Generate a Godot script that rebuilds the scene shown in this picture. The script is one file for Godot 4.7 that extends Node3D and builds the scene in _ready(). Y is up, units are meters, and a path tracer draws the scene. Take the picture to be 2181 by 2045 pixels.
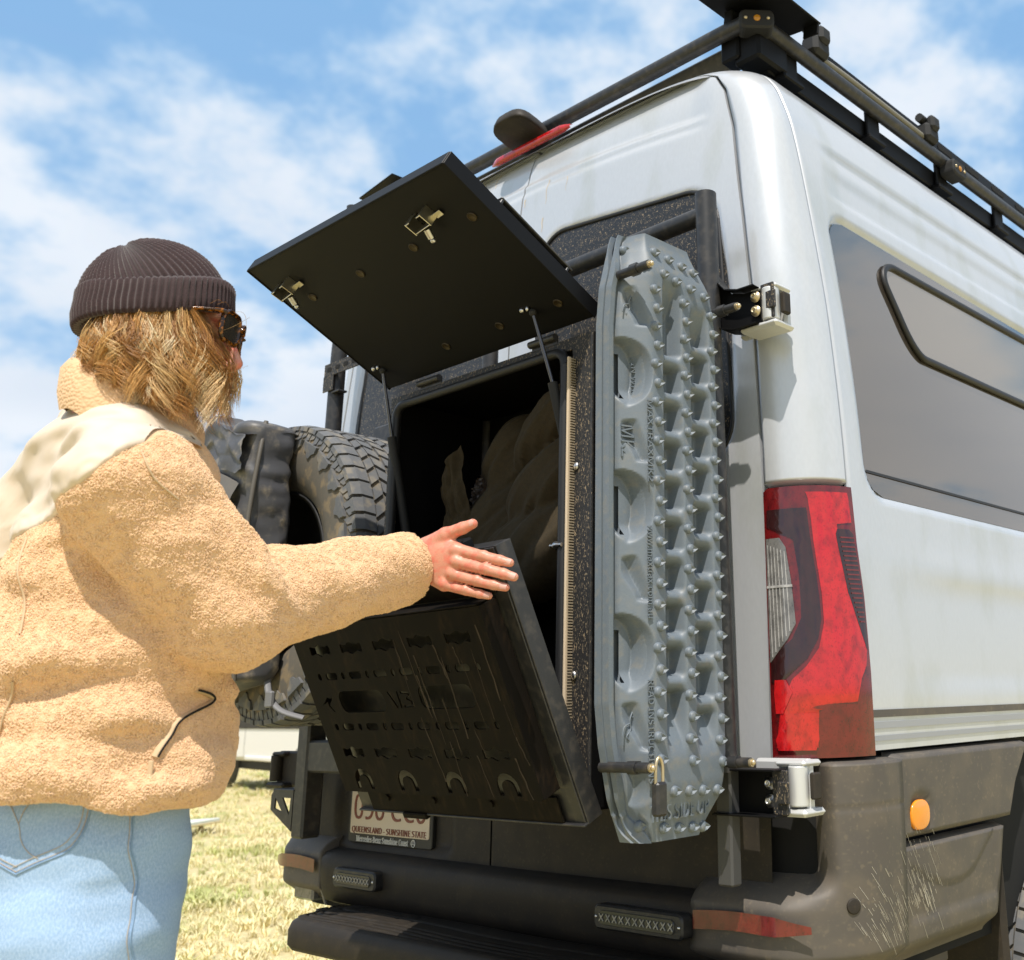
extends Node3D
# y is up, metres. The van's rear doors lie near z = 0, its right side near x = 1, the ground at y = 0.

# ---------------------------------------------------------------- mesh builder
class MB:
	var v := PackedVector3Array()
	var n := PackedVector3Array()
	var t := PackedVector2Array()
	var c := PackedColorArray()
	var ix := PackedInt32Array()
	var col := Color(1, 1, 1)
	var xf := Transform3D()

	func vert(p: Vector3, nn: Vector3, uv := Vector2.ZERO) -> void:
		v.append(xf * p)
		n.append((xf.basis * nn).normalized() if nn.length_squared() > 1e-24 else Vector3.UP)
		t.append(uv)
		c.append(col)

	func tri(a: Vector3, b: Vector3, d: Vector3) -> void:
		var nn := (b - a).cross(d - a)
		if nn.length_squared() < 1e-18:
			return
		nn = nn.normalized()
		var k := v.size()
		vert(a, nn); vert(b, nn); vert(d, nn)
		ix.append_array([k, k + 2, k + 1])

	func quad(a: Vector3, b: Vector3, d: Vector3, e: Vector3) -> void:
		var nn := (d - a).cross(e - b)
		if nn.length_squared() < 1e-18:
			return
		nn = nn.normalized()
		var k := v.size()
		vert(a, nn, Vector2(0, 1)); vert(b, nn, Vector2(1, 1)); vert(d, nn, Vector2(1, 0)); vert(e, nn, Vector2(0, 0))
		ix.append_array([k, k + 2, k + 1, k, k + 3, k + 2])

	# f(i, j) gives the point of column i (0..nu) and row j (0..nv); faces look along du x dv
	func grid(f: Callable, nu: int, nv: int, flip := false, keep = null, tint = null) -> void:
		var k := v.size()
		var w := nu + 1
		var p := PackedVector3Array()
		p.resize(w * (nv + 1))
		for j in nv + 1:
			for i in w:
				p[j * w + i] = f.call(i, j)
		var nn := PackedVector3Array()
		nn.resize(p.size())
		var s := -1.0 if flip else 1.0
		for j in nv:
			for i in nu:
				if keep != null and not keep.call(i, j):
					continue
				var a := j * w + i
				var fn := (p[a + w + 1] - p[a]).cross(p[a + w] - p[a + 1]) * s
				nn[a] += fn; nn[a + 1] += fn; nn[a + w] += fn; nn[a + w + 1] += fn
				if flip:
					ix.append_array([k + a, k + a + 1, k + a + w + 1, k + a, k + a + w + 1, k + a + w])
				else:
					ix.append_array([k + a, k + a + w + 1, k + a + 1, k + a, k + a + w, k + a + w + 1])
		# seams of closed rings and of poles share their normals
		for j in nv + 1:
			if p[j * w].distance_squared_to(p[j * w + nu]) < 1e-12:
				var q := nn[j * w] + nn[j * w + nu]
				nn[j * w] = q; nn[j * w + nu] = q
		for i in p.size():
			if tint != null:
				col = tint.call(i % w, i / w)
			vert(p[i], nn[i], Vector2(float(i % w) / nu, 1.0 - float(i / w) / nv))

	func box(at: Vector3, size: Vector3, bev := 0.0, basis := Basis()) -> void:
		var h := size * 0.5
		bev = minf(bev, minf(h.x, minf(h.y, h.z)) * 0.9)
		var P := func(sx: int, sy: int, sz: int, face: int) -> Vector3:
			var q := Vector3(sx * (h.x - (0.0 if face == 0 else bev)), sy * (h.y - (0.0 if face == 1 else bev)), sz * (h.z - (0.0 if face == 2 else bev)))
			return at + basis * q
		for s in [-1, 1]:
			_q4(P.call(s, -1, -1, 0), P.call(s, 1, -1, 0), P.call(s, 1, 1, 0), P.call(s, -1, 1, 0), basis.x * s)
			_q4(P.call(-1, s, -1, 1), P.call(-1, s, 1, 1), P.call(1, s, 1, 1), P.call(1, s, -1, 1), basis.y * s)
			_q4(P.call(-1, -1, s, 2), P.call(1, -1, s, 2), P.call(1, 1, s, 2), P.call(-1, 1, s, 2), basis.z * s)
		if bev <= 0.0:
			return
		for a in [-1, 1]:
			for b in [-1, 1]:
				_q4(P.call(a, b, -1, 0), P.call(a, b, 1, 0), P.call(a, b, 1, 1), P.call(a, b, -1, 1), basis.x * a + basis.y * b)
				_q4(P.call(a, -1, b, 0), P.call(a, 1, b, 0), P.call(a, 1, b, 2), P.call(a, -1, b, 2), basis.x * a + basis.z * b)
				_q4(P.call(-1, a, b, 1), P.call(1, a, b, 1), P.call(1, a, b, 2), P.call(-1, a, b, 2), basis.y * a + basis.z * b)
				for d in [-1, 1]:
					_t3(P.call(a, b, d, 0), P.call(a, b, d, 1), P.call(a, b, d, 2), basis.x * a + basis.y * b + basis.z * d)

	func _q4(a: Vector3, b: Vector3, d: Vector3, e: Vector3, out: Vector3) -> void:
		if (d - a).cross(e - b).dot(out) > 0.0: quad(a, b, d, e)
		else: quad(e, d, b, a)

	func _t3(a: Vector3, b: Vector3, d: Vector3, out: Vector3) -> void:
		if (b - a).cross(d - a).dot(out) > 0.0: tri(a, b, d)
		else: tri(d, b, a)

	# swept round bar; r is a number or an array of numbers
	func tube(path: PackedVector3Array, r, sides := 10, caps := true, flat := 1.0) -> void:
		var m := path.size()
		var fr: Array[Basis] = []
		var side := Vector3.ZERO
		for i in m:
			var d := (path[mini(i + 1, m - 1)] - path[maxi(i - 1, 0)]).normalized()
			if side == Vector3.ZERO:
				side = d.cross(Vector3.UP if absf(d.y) < 0.9 else Vector3.RIGHT)
			side = (side - d * side.dot(d)).normalized()
			fr.append(Basis(side, d.cross(side), d))
		var rad := func(i: int) -> float: return r[i] if r is Array or r is PackedFloat32Array else r
		grid(func(i: int, j: int) -> Vector3:
			var a := TAU * i / sides
			return path[j] + (fr[j].x * cos(a) + fr[j].y * sin(a) * flat) * rad.call(j), sides, m - 1)
		if caps:
			for e in [0, m - 1]:
				for i in sides:
					var a := TAU * i / sides
					var b := TAU * (i + 1) / sides
					var R: float = rad.call(e)
					_t3(path[e], path[e] + (fr[e].x * cos(a) + fr[e].y * sin(a) * flat) * R, path[e] + (fr[e].x * cos(b) + fr[e].y * sin(b) * flat) * R, fr[e].z * (-1 if e == 0 else 1))

	# outline in the xy plane, drawn out along z from z0 to z1, with a small chamfer on the z1 rim
	func prism(poly: PackedVector2Array, z0: float, z1: float, bev := 0.0) -> void:
		if Geometry2D.is_polygon_clockwise(poly):
			poly = poly.duplicate(); poly.reverse()
		var m := poly.size()
		var top := poly
		if bev > 0.0:
			var got := PackedVector2Array()
			for i in m:
				var d0 := (poly[i] - poly[(i + m - 1) % m]).normalized()
				var d1 := (poly[(i + 1) % m] - poly[i]).normalized()
				var nn := Vector2(-d0.y - d1.y, d0.x + d1.x).normalized()
				got.append(poly[i] + nn * bev / maxf(0.5, nn.dot(Vector2(-d0.y, d0.x))))
			top = got
		var id := Geometry2D.triangulate_polygon(top)
		for i in range(0, id.size(), 3):
			_t3(_up(top[id[i]], z1), _up(top[id[i + 1]], z1), _up(top[id[i + 2]], z1), Vector3.BACK)
		id = Geometry2D.triangulate_polygon(poly)
		for i in range(0, id.size(), 3):
			_t3(_up(poly[id[i]], z0), _up(poly[id[i + 1]], z0), _up(poly[id[i + 2]], z0), Vector3.FORWARD)
		for i in m:
			var k := (i + 1) % m
			quad(_up(poly[i], z0), _up(poly[k], z0), _up(poly[k], z1 - bev), _up(poly[i], z1 - bev))
			if bev > 0.0:
				quad(_up(poly[i], z1 - bev), _up(poly[k], z1 - bev), _up(top[k], z1), _up(top[i], z1))

	func _up(p: Vector2, z: float) -> Vector3: return Vector3(p.x, p.y, z)

	# profile of (radius, height) turned round the y axis
	func lathe(prof: PackedVector2Array, segs := 32) -> void:
		grid(func(i: int, j: int) -> Vector3:
			var a := -TAU * i / segs
			return Vector3(prof[j].x * cos(a), prof[j].y, prof[j].x * sin(a)), segs, prof.size() - 1)

	func ball(at: Vector3, r: Vector3, nu := 14, nv := 8) -> void:
		grid(func(i: int, j: int) -> Vector3:
			var a := -TAU * i / nu
			var b := PI * (float(j) / nv - 0.5)
			return at + Vector3(cos(a) * cos(b), sin(b), sin(a) * cos(b)) * r, nu, nv)

	func append(o: MB) -> void:
		var k := v.size()
		v.append_array(o.v); n.append_array(o.n); t.append_array(o.t); c.append_array(o.c)
		for i in o.ix: ix.append(k + i)

	func mesh() -> ArrayMesh:
		var a := []
		a.resize(Mesh.ARRAY_MAX)
		a[Mesh.ARRAY_VERTEX] = v; a[Mesh.ARRAY_NORMAL] = n; a[Mesh.ARRAY_TEX_UV] = t; a[Mesh.ARRAY_COLOR] = c; a[Mesh.ARRAY_INDEX] = ix
		var m := ArrayMesh.new()
		m.add_surface_from_arrays(Mesh.PRIMITIVE_TRIANGLES, a)
		return m

# ---------------------------------------------------------------- naming
var taken := {}
func numbered(s: String) -> String:
	taken[s] = taken.get(s, -1) + 1
	return s if taken[s] == 0 else "%s_%03d" % [s, taken[s]]

func tag(o: Node3D, label: String, category: String, group := "") -> Node3D:
	o.set_meta("label", label); o.set_meta("category", category)
	if group: o.set_meta("group", group)
	return o

func thing(called: String, label: String, category: String, at := Vector3.ZERO, group := "") -> Node3D:
	var o := Node3D.new()
	o.name = numbered(called); o.position = at
	add_child(o)
	return tag(o, label, category, group)

func part(called: String, m: MB, mat: Material, parent: Node = null, label := "") -> MeshInstance3D:
	var o := MeshInstance3D.new()
	o.mesh = m.mesh(); o.material_override = mat
	if parent == null:
		o.name = numbered(called); add_child(o)
	else:
		o.name = called; parent.add_child(o, true)
		var p: Node = parent
		var off := Vector3.ZERO
		while p != self:
			off += (p as Node3D).position if not (p is MeshInstance3D) else Vector3.ZERO
			p = p.get_parent()
		# parts are modelled in world coordinates unless their thing says otherwise
		if not parent.has_meta("local") and not (parent is MeshInstance3D): o.position = -off
	if label: o.set_meta("label", label)
	return o

# ---------------------------------------------------------------- numbers
func hermite(x: float, p: Array) -> float:
	var m := p.size()
	if x <= p[0].x: return p[0].y
	if x >= p[m - 1].x: return p[m - 1].y
	var i := 0
	while x > p[i + 1].x: i += 1
	var h: float = p[i + 1].x - p[i].x
	var s: float = (x - p[i].x) / h
	var d: float = (p[i + 1].y - p[i].y) / h
	var m0: float = d if i == 0 else (p[i + 1].y - p[i - 1].y) / (p[i + 1].x - p[i - 1].x)
	var m1: float = d if i + 2 >= m else (p[i + 2].y - p[i].y) / (p[i + 2].x - p[i].x)
	var s2 := s * s
	var s3 := s2 * s
	return (2 * s3 - 3 * s2 + 1) * p[i].y + (s3 - 2 * s2 + s) * h * m0 + (-2 * s3 + 3 * s2) * p[i + 1].y + (s3 - s2) * h * m1

func lin(x: float, p: Array) -> float:
	if x <= p[0].x: return p[0].y
	for i in p.size() - 1:
		if x <= p[i + 1].x: return lerpf(p[i].y, p[i + 1].y, (x - p[i].x) / (p[i + 1].x - p[i].x))
	return p[p.size() - 1].y

func sst(a: float, b: float, x: float) -> float:
	var s := clampf((x - a) / (b - a), 0.0, 1.0)
	return s * s * (3 - 2 * s)

# signed distance to a rounded rectangle
func rrect(x: float, y: float, x0: float, x1: float, y0: float, y1: float, r: float) -> float:
	var q := Vector2(absf(x - (x0 + x1) / 2) - (x1 - x0) / 2 + r, absf(y - (y0 + y1) / 2) - (y1 - y0) / 2 + r)
	return Vector2(maxf(q.x, 0), maxf(q.y, 0)).length() + minf(maxf(q.x, q.y), 0) - r

func rr_poly(x0: float, x1: float, y0: float, y1: float, r: float, k := 5) -> PackedVector2Array:
	var o := PackedVector2Array()
	for q in 4:
		var cx := x1 - r if q == 0 or q == 3 else x0 + r
		var cy := y1 - r if q < 2 else y0 + r
		for i in k + 1:
			var a := PI / 2 * (q + float(i) / k)
			o.append(Vector2(cx + r * cos(a), cy + r * sin(a)))
	return o

func smooth_path(p: Array, per := 6) -> PackedVector3Array:
	var o := PackedVector3Array()
	for i in p.size() - 1:
		var a: Vector3 = p[maxi(i - 1, 0)]
		var d: Vector3 = p[mini(i + 2, p.size() - 1)]
		for k in per:
			o.append((p[i] as Vector3).cubic_interpolate(p[i + 1], a, d, float(k) / per))
	o.append(p[p.size() - 1])
	return o

# ---------------------------------------------------------------- materials
var M := {}
func noise(kind: int, freq: float, sd: int, oct := 4) -> FastNoiseLite:
	var f := FastNoiseLite.new()
	f.noise_type = kind; f.frequency = freq; f.seed = sd; f.fractal_octaves = oct
	if oct <= 1: f.fractal_type = FastNoiseLite.FRACTAL_NONE
	return f

func tex(img: Image) -> ImageTexture:
	return ImageTexture.create_from_image(img)

# picture from a rule f(noise a, noise b) -> Color over two seamless noises
func blend(w: int, h: int, a: FastNoiseLite, b: FastNoiseLite, f: Callable) -> ImageTexture:
	var A := a.get_seamless_image(w, h)
	var B := b.get_seamless_image(w, h)
	var da := A.get_data()
	var db := B.get_data()
	var o := PackedByteArray()
	o.resize(w * h * 3)
	for i in w * h:
		var q: Color = f.call(da[i] / 255.0, db[i] / 255.0)
		o[i * 3] = int(clampf(q.r, 0, 1) * 255); o[i * 3 + 1] = int(clampf(q.g, 0, 1) * 255); o[i * 3 + 2] = int(clampf(q.b, 0, 1) * 255)
	return tex(Image.create_from_data(w, h, false, Image.FORMAT_RGB8, o))

func mat(called: String, lin_col: Color, rough: float, metal := 0.0) -> StandardMaterial3D:
	var m := StandardMaterial3D.new()
	m.resource_name = called
	m.albedo_color = lin_col.linear_to_srgb()
	m.roughness = rough; m.metallic = metal
	M[called] = m
	return m

func tri_map(m: StandardMaterial3D, scale: Vector3, world := true) -> StandardMaterial3D:
	m.uv1_triplanar = true; m.uv1_world_triplanar = world; m.uv1_scale = scale; m.uv1_triplanar_sharpness = 4.0
	return m

func make_materials() -> void:
	var S := FastNoiseLite.TYPE_SIMPLEX_SMOOTH
	var V := FastNoiseLite.TYPE_VALUE
	# silver paint under a thin film of dust
	var dusty := blend(512, 512, noise(S, 0.012, 3), noise(S, 0.25, 9, 2), func(a: float, b: float) -> Color:
		var d := 0.97 + 0.03 * (b - 0.5) - 0.045 * sst(0.45, 0.95, a)
		return Color(d, d * 0.997, d * 0.985 - 0.02 * sst(0.5, 0.9, a)))
	var p := mat("silver paint", Color(0.575, 0.60, 0.65), 0.32, 0.3)
	p.albedo_texture = dusty; tri_map(p, Vector3(0.9, 0.35, 0.9))
	p.clearcoat_enabled = true; p.clearcoat = 0.55; p.clearcoat_roughness = 0.12
	# black powder coat with specks of dried mud
	var specks := blend(512, 512, noise(V, 0.16, 5, 2), noise(S, 0.02, 14), func(a: float, b: float) -> Color:
		var k := sst(0.60, 0.72, a) * (0.35 + 0.75 * sst(0.25, 0.8, b))
		return Color(0.13, 0.13, 0.135).lerp(Color(0.66, 0.58, 0.46), k * 0.85))
	var s := mat("dusty black", Color(1, 1, 1), 0.6)
	s.albedo_texture = specks; tri_map(s, Vector3(8.5, 3.6, 8.5))
	var g := mat("dusty dark glass", Color(0.9, 0.9, 0.9), 0.35)
	g.albedo_texture = specks; tri_map(g, Vector3(6.5, 4.5, 6.5))
	var faint := blend(512, 512, noise(S, 0.03, 21), noise(V, 0.3, 8, 2), func(a: float, b: float) -> Color:
		var k := 0.25 * sst(0.4, 0.9, a) + 0.12 * sst(0.7, 0.9, b)
		return Color(0.17, 0.17, 0.175).lerp(Color(0.55, 0.49, 0.41), k))
	var bk := mat("black metal", Color(0.85, 0.85, 0.85), 0.42)
	bk.albedo_texture = faint; tri_map(bk, Vector3(2, 2, 2))
	mat("matt black", Color(0.012, 0.012, 0.012), 0.7)
	mat("shadow black", Color(0.004, 0.004, 0.004), 0.95)
	mat("rubber seal", Color(0.014, 0.014, 0.015), 0.5)
	# grey-brown plastic cladding, dusty and scuffed
	var cl := blend(512, 512, noise(S, 0.015, 31), noise(V, 0.28, 4, 2), func(a: float, b: float) -> Color:
		var q := Color(0.37, 0.352, 0.33).lerp(Color(0.49, 0.445, 0.385), 0.40 * sst(0.3, 0.85, a))
		return q.lerp(Color(0.62, 0.56, 0.46), 0.3 * sst(0.66, 0.85, b)))
	var c := mat("cladding", Color(0.74, 0.72, 0.70), 0.6)
	c.albedo_texture = cl; tri_map(c, Vector3(1.1, 1.1, 1.1))
	var cd := mat("bumper plastic", Color(0.26, 0.25, 0.24), 0.55)
	cd.metallic_specular = 0.3
	cd.albedo_texture = cl; tri_map(cd, Vector3(1.3, 1.3, 1.3))
	var ct := mat("step plastic", Color(0.22, 0.21, 0.20), 0.55)
	ct.metallic_specular = 0.3
	ct.albedo_texture = cl; tri_map(ct, Vector3(2.2, 2.2, 2.2))
	var w := mat("tinted glass", Color(0.20, 0.165, 0.13), 0.05, 0.8)
	w.metallic_specular = 0.9; w.clearcoat_enabled = true; w.clearcoat = 1.0; w.clearcoat_roughness = 0.03
	var w2 := mat("slider glass", Color(0.37, 0.325, 0.275), 0.07, 0.75)
	w2.metallic_specular = 0.9
	var grime := blend(256, 256, noise(S, 0.03, 23, 5), noise(V, 0.45, 24, 2), func(a: float, b: float) -> Color:
		var k := 1.0 - 0.20 * sst(0.35, 0.95, a) - 0.22 * sst(0.62, 0.85, b)
		return Color(k, k, k))
	for q in [["red lens", Color(0.48, 0.008, 0.010), 0.12], ["deep red lens", Color(0.13, 0.005, 0.006), 0.12], ["smoked lens", Color(0.028, 0.006, 0.006), 0.12], ["amber lens", Color(0.85, 0.28, 0.01), 0.2], ["reflector red", Color(0.14, 0.008, 0.007), 0.3], ["clear lens", Color(0.15, 0.145, 0.14), 0.15], ["lens rib", Color(0.40, 0.39, 0.38), 0.15]]:
		var l := mat(q[0], q[1], q[2])
		if q[0] != "amber lens":
			l.albedo_texture = grime; tri_map(l, Vector3(5, 3, 5))
		l.clearcoat_enabled = true; l.clearcoat = 0.75; l.clearcoat_roughness = 0.05
	mat("stripe grey", Color(0.30, 0.31, 0.33), 0.45)
	mat("print white", Color(0.7, 0.7, 0.68), 0.5)
	mat("scuff", Color(0.62, 0.58, 0.50), 0.8)
	mat("drip", Color(0.55, 0.46, 0.34), 0.8)
	mat("zinc", Color(0.62, 0.58, 0.46), 0.28, 1.0)
	mat("steel", Color(0.62, 0.61, 0.60), 0.3, 1.0)
	mat("gold washer", Color(0.55, 0.46, 0.30), 0.4, 0.8)
	mat("hinge silver", Color(0.58, 0.585, 0.575), 0.4, 0.3)

# ---------------------------------------------------------------- camera, sky, sun
const EYE := Vector3(2.1969, 1.15, 1.7459)
const RIGHT := Vector3(0.76775653, -0.02591147, -0.64021755)
const DOWN := Vector3(-0.19005401, -0.96342503, -0.18892242)
const AHEAD := Vector3(-0.61190635, 0.26672234, -0.74460044)

func camera_and_light() -> void:
	var cam := Camera3D.new()
	cam.name = "camera"
	var at := CameraAttributesPhysical.new()
	at.frustum_near = 0.1; at.frustum_far = 900.0; at.frustum_focal_length = 26.0; at.frustum_focus_distance = 2.15
	at.exposure_aperture = 4.5; at.exposure_shutter_speed = 100; at.exposure_sensitivity = 100
	cam.attributes = at
	cam.projection = Camera3D.PROJECTION_FRUSTUM
	cam.near = 0.1; cam.far = 900.0
	cam.size = 0.1 * 2045.0 / 2243.084
	cam.frustum_offset = Vector2(-449.5, -147.5) / 2243.084 * 0.1
	cam.transform = Transform3D(Basis(RIGHT, -DOWN, -AHEAD), EYE)
	add_child(cam)
	cam.current = true
	var sun := DirectionalLight3D.new()
	sun.name = "sun"
	sun.light_color = Color(1.0, 0.97, 0.93)
	sun.light_energy = 1.5
	sun.light_angular_distance = 0.5
	sun.shadow_enabled = true
	sun.look_at_from_position(Vector3.ZERO, -Vector3(0.28, 0.86, 0.40))
	add_child(sun)
	var e := Environment.new()
	e.background_mode = Environment.BG_SKY
	var sk := Sky.new()
	var pm := PanoramaSkyMaterial.new()
	pm.panorama = sky_picture()
	sk.sky_material = pm
	e.sky = sk
	e.background_energy_multiplier = 1.0
	e.tonemap_mode = Environment.TONE_MAPPER_LINEAR
	e.tonemap_exposure = 1.15
	e.sdfgi_enabled = true; e.ssao_enabled = true; e.ssil_enabled = true
	var we := WorldEnvironment.new()
	we.name = "surroundings"
	we.environment = e
	add_child(we)

# clouds on a plane high above, seen from the ground
func sky_picture() -> ImageTexture:
	var w := 3072
	var h := 1536
	var big := noise(FastNoiseLite.TYPE_SIMPLEX_SMOOTH, 1.0, 77, 3)
	var fine := noise(FastNoiseLite.TYPE_SIMPLEX_SMOOTH, 3.1, 18, 6)
	fine.fractal_gain = 0.6
	var o := PackedByteArray()
	o.resize(w * h * 3)
	var ca := PackedFloat32Array()
	var sa := PackedFloat32Array()
	for i in w:
		ca.append(cos(TAU * i / w)); sa.append(sin(TAU * i / w))
	for j in h:
		var el := PI * (0.5 - (j + 0.5) / h)
		var k := j * w * 3
		if el < -0.01:
			for i in w:
				o[k] = 150; o[k + 1] = 140; o[k + 2] = 115
				k += 3
			continue
		var y := sin(el)
		var cr := cos(el)
		var up := clampf(y, 0, 1)
		# clear air: deeper blue overhead, milky low down
		var cov_low := 1.0 - sst(0.0, 0.55, up)
		var b0 := Color(0.50, 0.675, 0.85).lerp(Color(0.72, 0.83, 0.94), pow(1.0 - up, 3.0))
		var sc := 1.0 / (0.30 + up)
		for i in w:
			var x: float = ca[i] * cr * sc
			var z: float = sa[i] * cr * sc
			var q := big.get_noise_2d(x * 1.1, z * 1.1) * 0.55 + fine.get_noise_2d(x * 0.8 + 7.0, z * 0.8) * 0.65
			var d := sst(-0.15, 0.30, q + 0.12 + 0.22 * cov_low)
			var shade := 0.5 + 0.5 * big.get_noise_2d(x * 1.9 + 31.0, z * 1.9 + 3.0)
			var cw := Color(0.95, 0.955, 0.965).lerp(Color(0.78, 0.82, 0.88), shade * 0.75 * d)
			var f := b0.lerp(cw, d * 0.88)
			o[k] = int(f.r * 255); o[k + 1] = int(f.g * 255); o[k + 2] = int(f.b * 255)
			k += 3
	return tex(Image.create_from_data(w, h, false, Image.FORMAT_RGB8, o))

# ---------------------------------------------------------------- the van's skin
const HW := [Vector2(0.4, 0.97), Vector2(0.8, 0.995), Vector2(1.1, 1.002), Vector2(1.6, 0.998), Vector2(1.96, 0.972), Vector2(2.27, 0.933), Vector2(2.49, 0.897), Vector2(2.58, 0.87), Vector2(2.63, 0.848), Vector2(2.68, 0.806), Vector2(2.72, 0.735), Vector2(2.75, 0.62)]
const ZR := [Vector2(0.4, 0.0), Vector2(1.7, 0.0), Vector2(2.0, -0.003), Vector2(2.3, -0.014), Vector2(2.5, -0.032), Vector2(2.65, -0.052), Vector2(2.72, -0.075), Vector2(2.75, -0.10)]
const RC := [Vector2(0.4, 0.14), Vector2(1.6, 0.135), Vector2(2.25, 0.115), Vector2(2.5, 0.10), Vector2(2.65, 0.10), Vector2(2.75, 0.12)]
var hw_t := PackedFloat32Array()
var zr_t := PackedFloat32Array()
var rc_t := PackedFloat32Array()
func look(t: PackedFloat32Array, y: float) -> float:
	var k := clampf((y - 0.4) / 0.005, 0, t.size() - 1.001)
	var i := int(k)
	return lerpf(t[i], t[i + 1], k - i)

# u: 0 the middle of the rear, 1 where the corner begins, 2 where the side begins, then metres forward along the side
func skin(u: float, y: float, off := 0.0) -> Vector3:
	var hw := look(hw_t, y)
	var r := look(rc_t, y)
	var zr := look(zr_t, y)
	var a := hw - r
	var sg := -1.0 if u < 0 else 1.0
	u = absf(u)
	if u <= 1.0:
		return Vector3(sg * u * a, y, zr - 0.012 * u * u + off)
	var zc := zr - 0.012 - r
	if u <= 2.0:
		var q := (u - 1.0) * PI / 2
		return Vector3(sg * (a + (r + off) * sin(q)), y, zc + (r + off) * cos(q))
	return Vector3(sg * (hw + off), y, lerpf(zc, -4.6, (u - 2.0) / 4.4))

func u_of_x(x: float, y: float) -> float:
	var a := look(hw_t, y) - look(rc_t, y)
	if x <= a: return x / a
	return 1.0 + asin(clampf((x - a) / look(rc_t, y), 0, 1)) / (PI / 2)

func u_of_z(z: float, y: float) -> float:
	var zc := look(zr_t, y) - 0.012 - look(rc_t, y)
	if z > zc: return 1.0 + acos(clampf((z - zc) / look(rc_t, y), 0, 1)) / (PI / 2)
	return 2.0 + (zc - z) / (zc + 4.6) * 4.4

# where the rear door meets the corner pillar
const SEAM := [Vector2(0.8, 0.852), Vector2(1.04, 0.856), Vector2(1.5, 0.862), Vector2(2.0, 0.846), Vector2(2.25, 0.818), Vector2(2.5, 0.782), Vector2(2.62, 0.748), Vector2(2.68, 0.71), Vector2(2.715, 0.65), Vector2(2.735, 0.55), Vector2(2.742, 0.3), Vector2(2.745, 0.0)]
const SIDE_SEAM := [Vector2(0.9, -0.145), Vector2(1.6, -0.126), Vector2(2.0, -0.132), Vector2(2.5, -0.128), Vector2(2.62, -0.128), Vector2(2.75, -0.13)]

func win_r(y: float) -> float: return 0.778 - 0.045 * sst(2.0, 2.36, y)

func door_skin(x: float, y: float, s: float) -> Vector3:
	var d := 0.0
	# swage across the top of the doors
	if y > 2.45:
		var yc := 2.605 - 0.05 * (x / 0.7) * (x / 0.7)
		var e := 1.0 - sst(0.62, 0.72, x)
		d -= 0.012 * e * (sst(yc - 0.006, yc + 0.022, y))
		d -= 0.005 * e * exp(-pow((y - yc + 0.014) / 0.012, 2))
	# glass sits in a shallow tray
	d -= 0.010 * sst(0.006, -0.010, rrect(x, y - 0.10 * (0.72 - x) * sst(1.9, 2.25, y), 0.10, win_r(y) + 0.005, 1.66, 2.36, 0.10))
	# number plate bay on the left door, rubbing strip lower down
	if y < 1.35: d -= 0.016 * sst(0.006, -0.012, rrect(x, y, 0.16 if s < 0 else 0.25, 0.70, 0.80 if s < 0 else 1.0, 1.02, 0.03)) * (1.0 if s < 0 else 0.4)
	var p := skin(s * u_of_x(maxf(x, 0.0001), y), y, d)
	return p

func door_right_edge(y: float) -> float: return lin(y, SEAM) - 0.004

func side_disp(z: float, y: float) -> float:
	var d := 0.0
	# window tray
	if y > 1.5 and y < 2.35:
		d -= 0.014 * sst(0.008, -0.012, rrect(-z, y, 0.205, 2.6, 1.575, 2.285 - 0.02 * (-z - 0.2), 0.075))
	# long swages
	var f := sst(-0.20, -0.34, z)
	d -= 0.010 * f * sst(2.325, 2.345, y) * sst(2.50, 2.475, y)
	d += 0.006 * f * sst(2.40, 2.43, y) * sst(2.47, 2.45, y)
	var fb := sst(-0.15, -0.6, z)
	d += 0.0035 * fb * exp(-pow((y - 1.44) / 0.035, 2))
	d -= 0.003 * fb * sst(1.43, 1.36, y) * sst(1.15, 1.2, y)
	return d

# a patch of skin: rows y0..y1, columns between two edge rules, lifted by off
func patch(m: MB, y0: float, y1: float, ny: int, left: Callable, right: Callable, nx: int, off, s := 1.0) -> void:
	m.grid(func(i: int, j: int) -> Vector3:
		var y := lerpf(y0, y1, float(j) / ny)
		var u: float = lerpf(left.call(y), right.call(y), float(i) / nx)
		var o: float = off.call(u, y) if off is Callable else off
		return skin(s * u, y, o), nx, ny, s < 0)

# a patch with a thickness: its rim is closed back to the skin
func lens(m: MB, ys: Array, nx: int, off: float, back: float) -> void:
	# ys: [y, left u, right u] rows from below to above
	var n := ys.size() - 1
	m.grid(func(i: int, j: int) -> Vector3:
		return skin(lerpf(ys[j][1], ys[j][2], float(i) / nx), ys[j][0], off), nx, n)
	for e in [0, 1]:
		m.grid(func(i: int, j: int) -> Vector3: return skin(ys[j][1 + e], ys[j][0], lerpf(back, off, float(i))), 1, n, e == 1)
	for e in [0, n]:
		m.grid(func(i: int, j: int) -> Vector3:
			return skin(lerpf(ys[e][1], ys[e][2], float(i) / nx), ys[e][0], lerpf(back, off, float(j))), nx, 1, e == n)

# rows at even steps between key rows
func rows(keys: Array, step := 0.012) -> Array:
	var o := []
	for k in keys.size() - 1:
		var a: Array = keys[k]
		var b: Array = keys[k + 1]
		var m := maxi(1, int(absf(b[0] - a[0]) / step))
		for i in m:
			var s := float(i) / m
			o.append([lerpf(a[0], b[0], s), lerpf(a[1], b[1], s), lerpf(a[2], b[2], s)])
	o.append(keys[keys.size() - 1])
	return o

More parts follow.
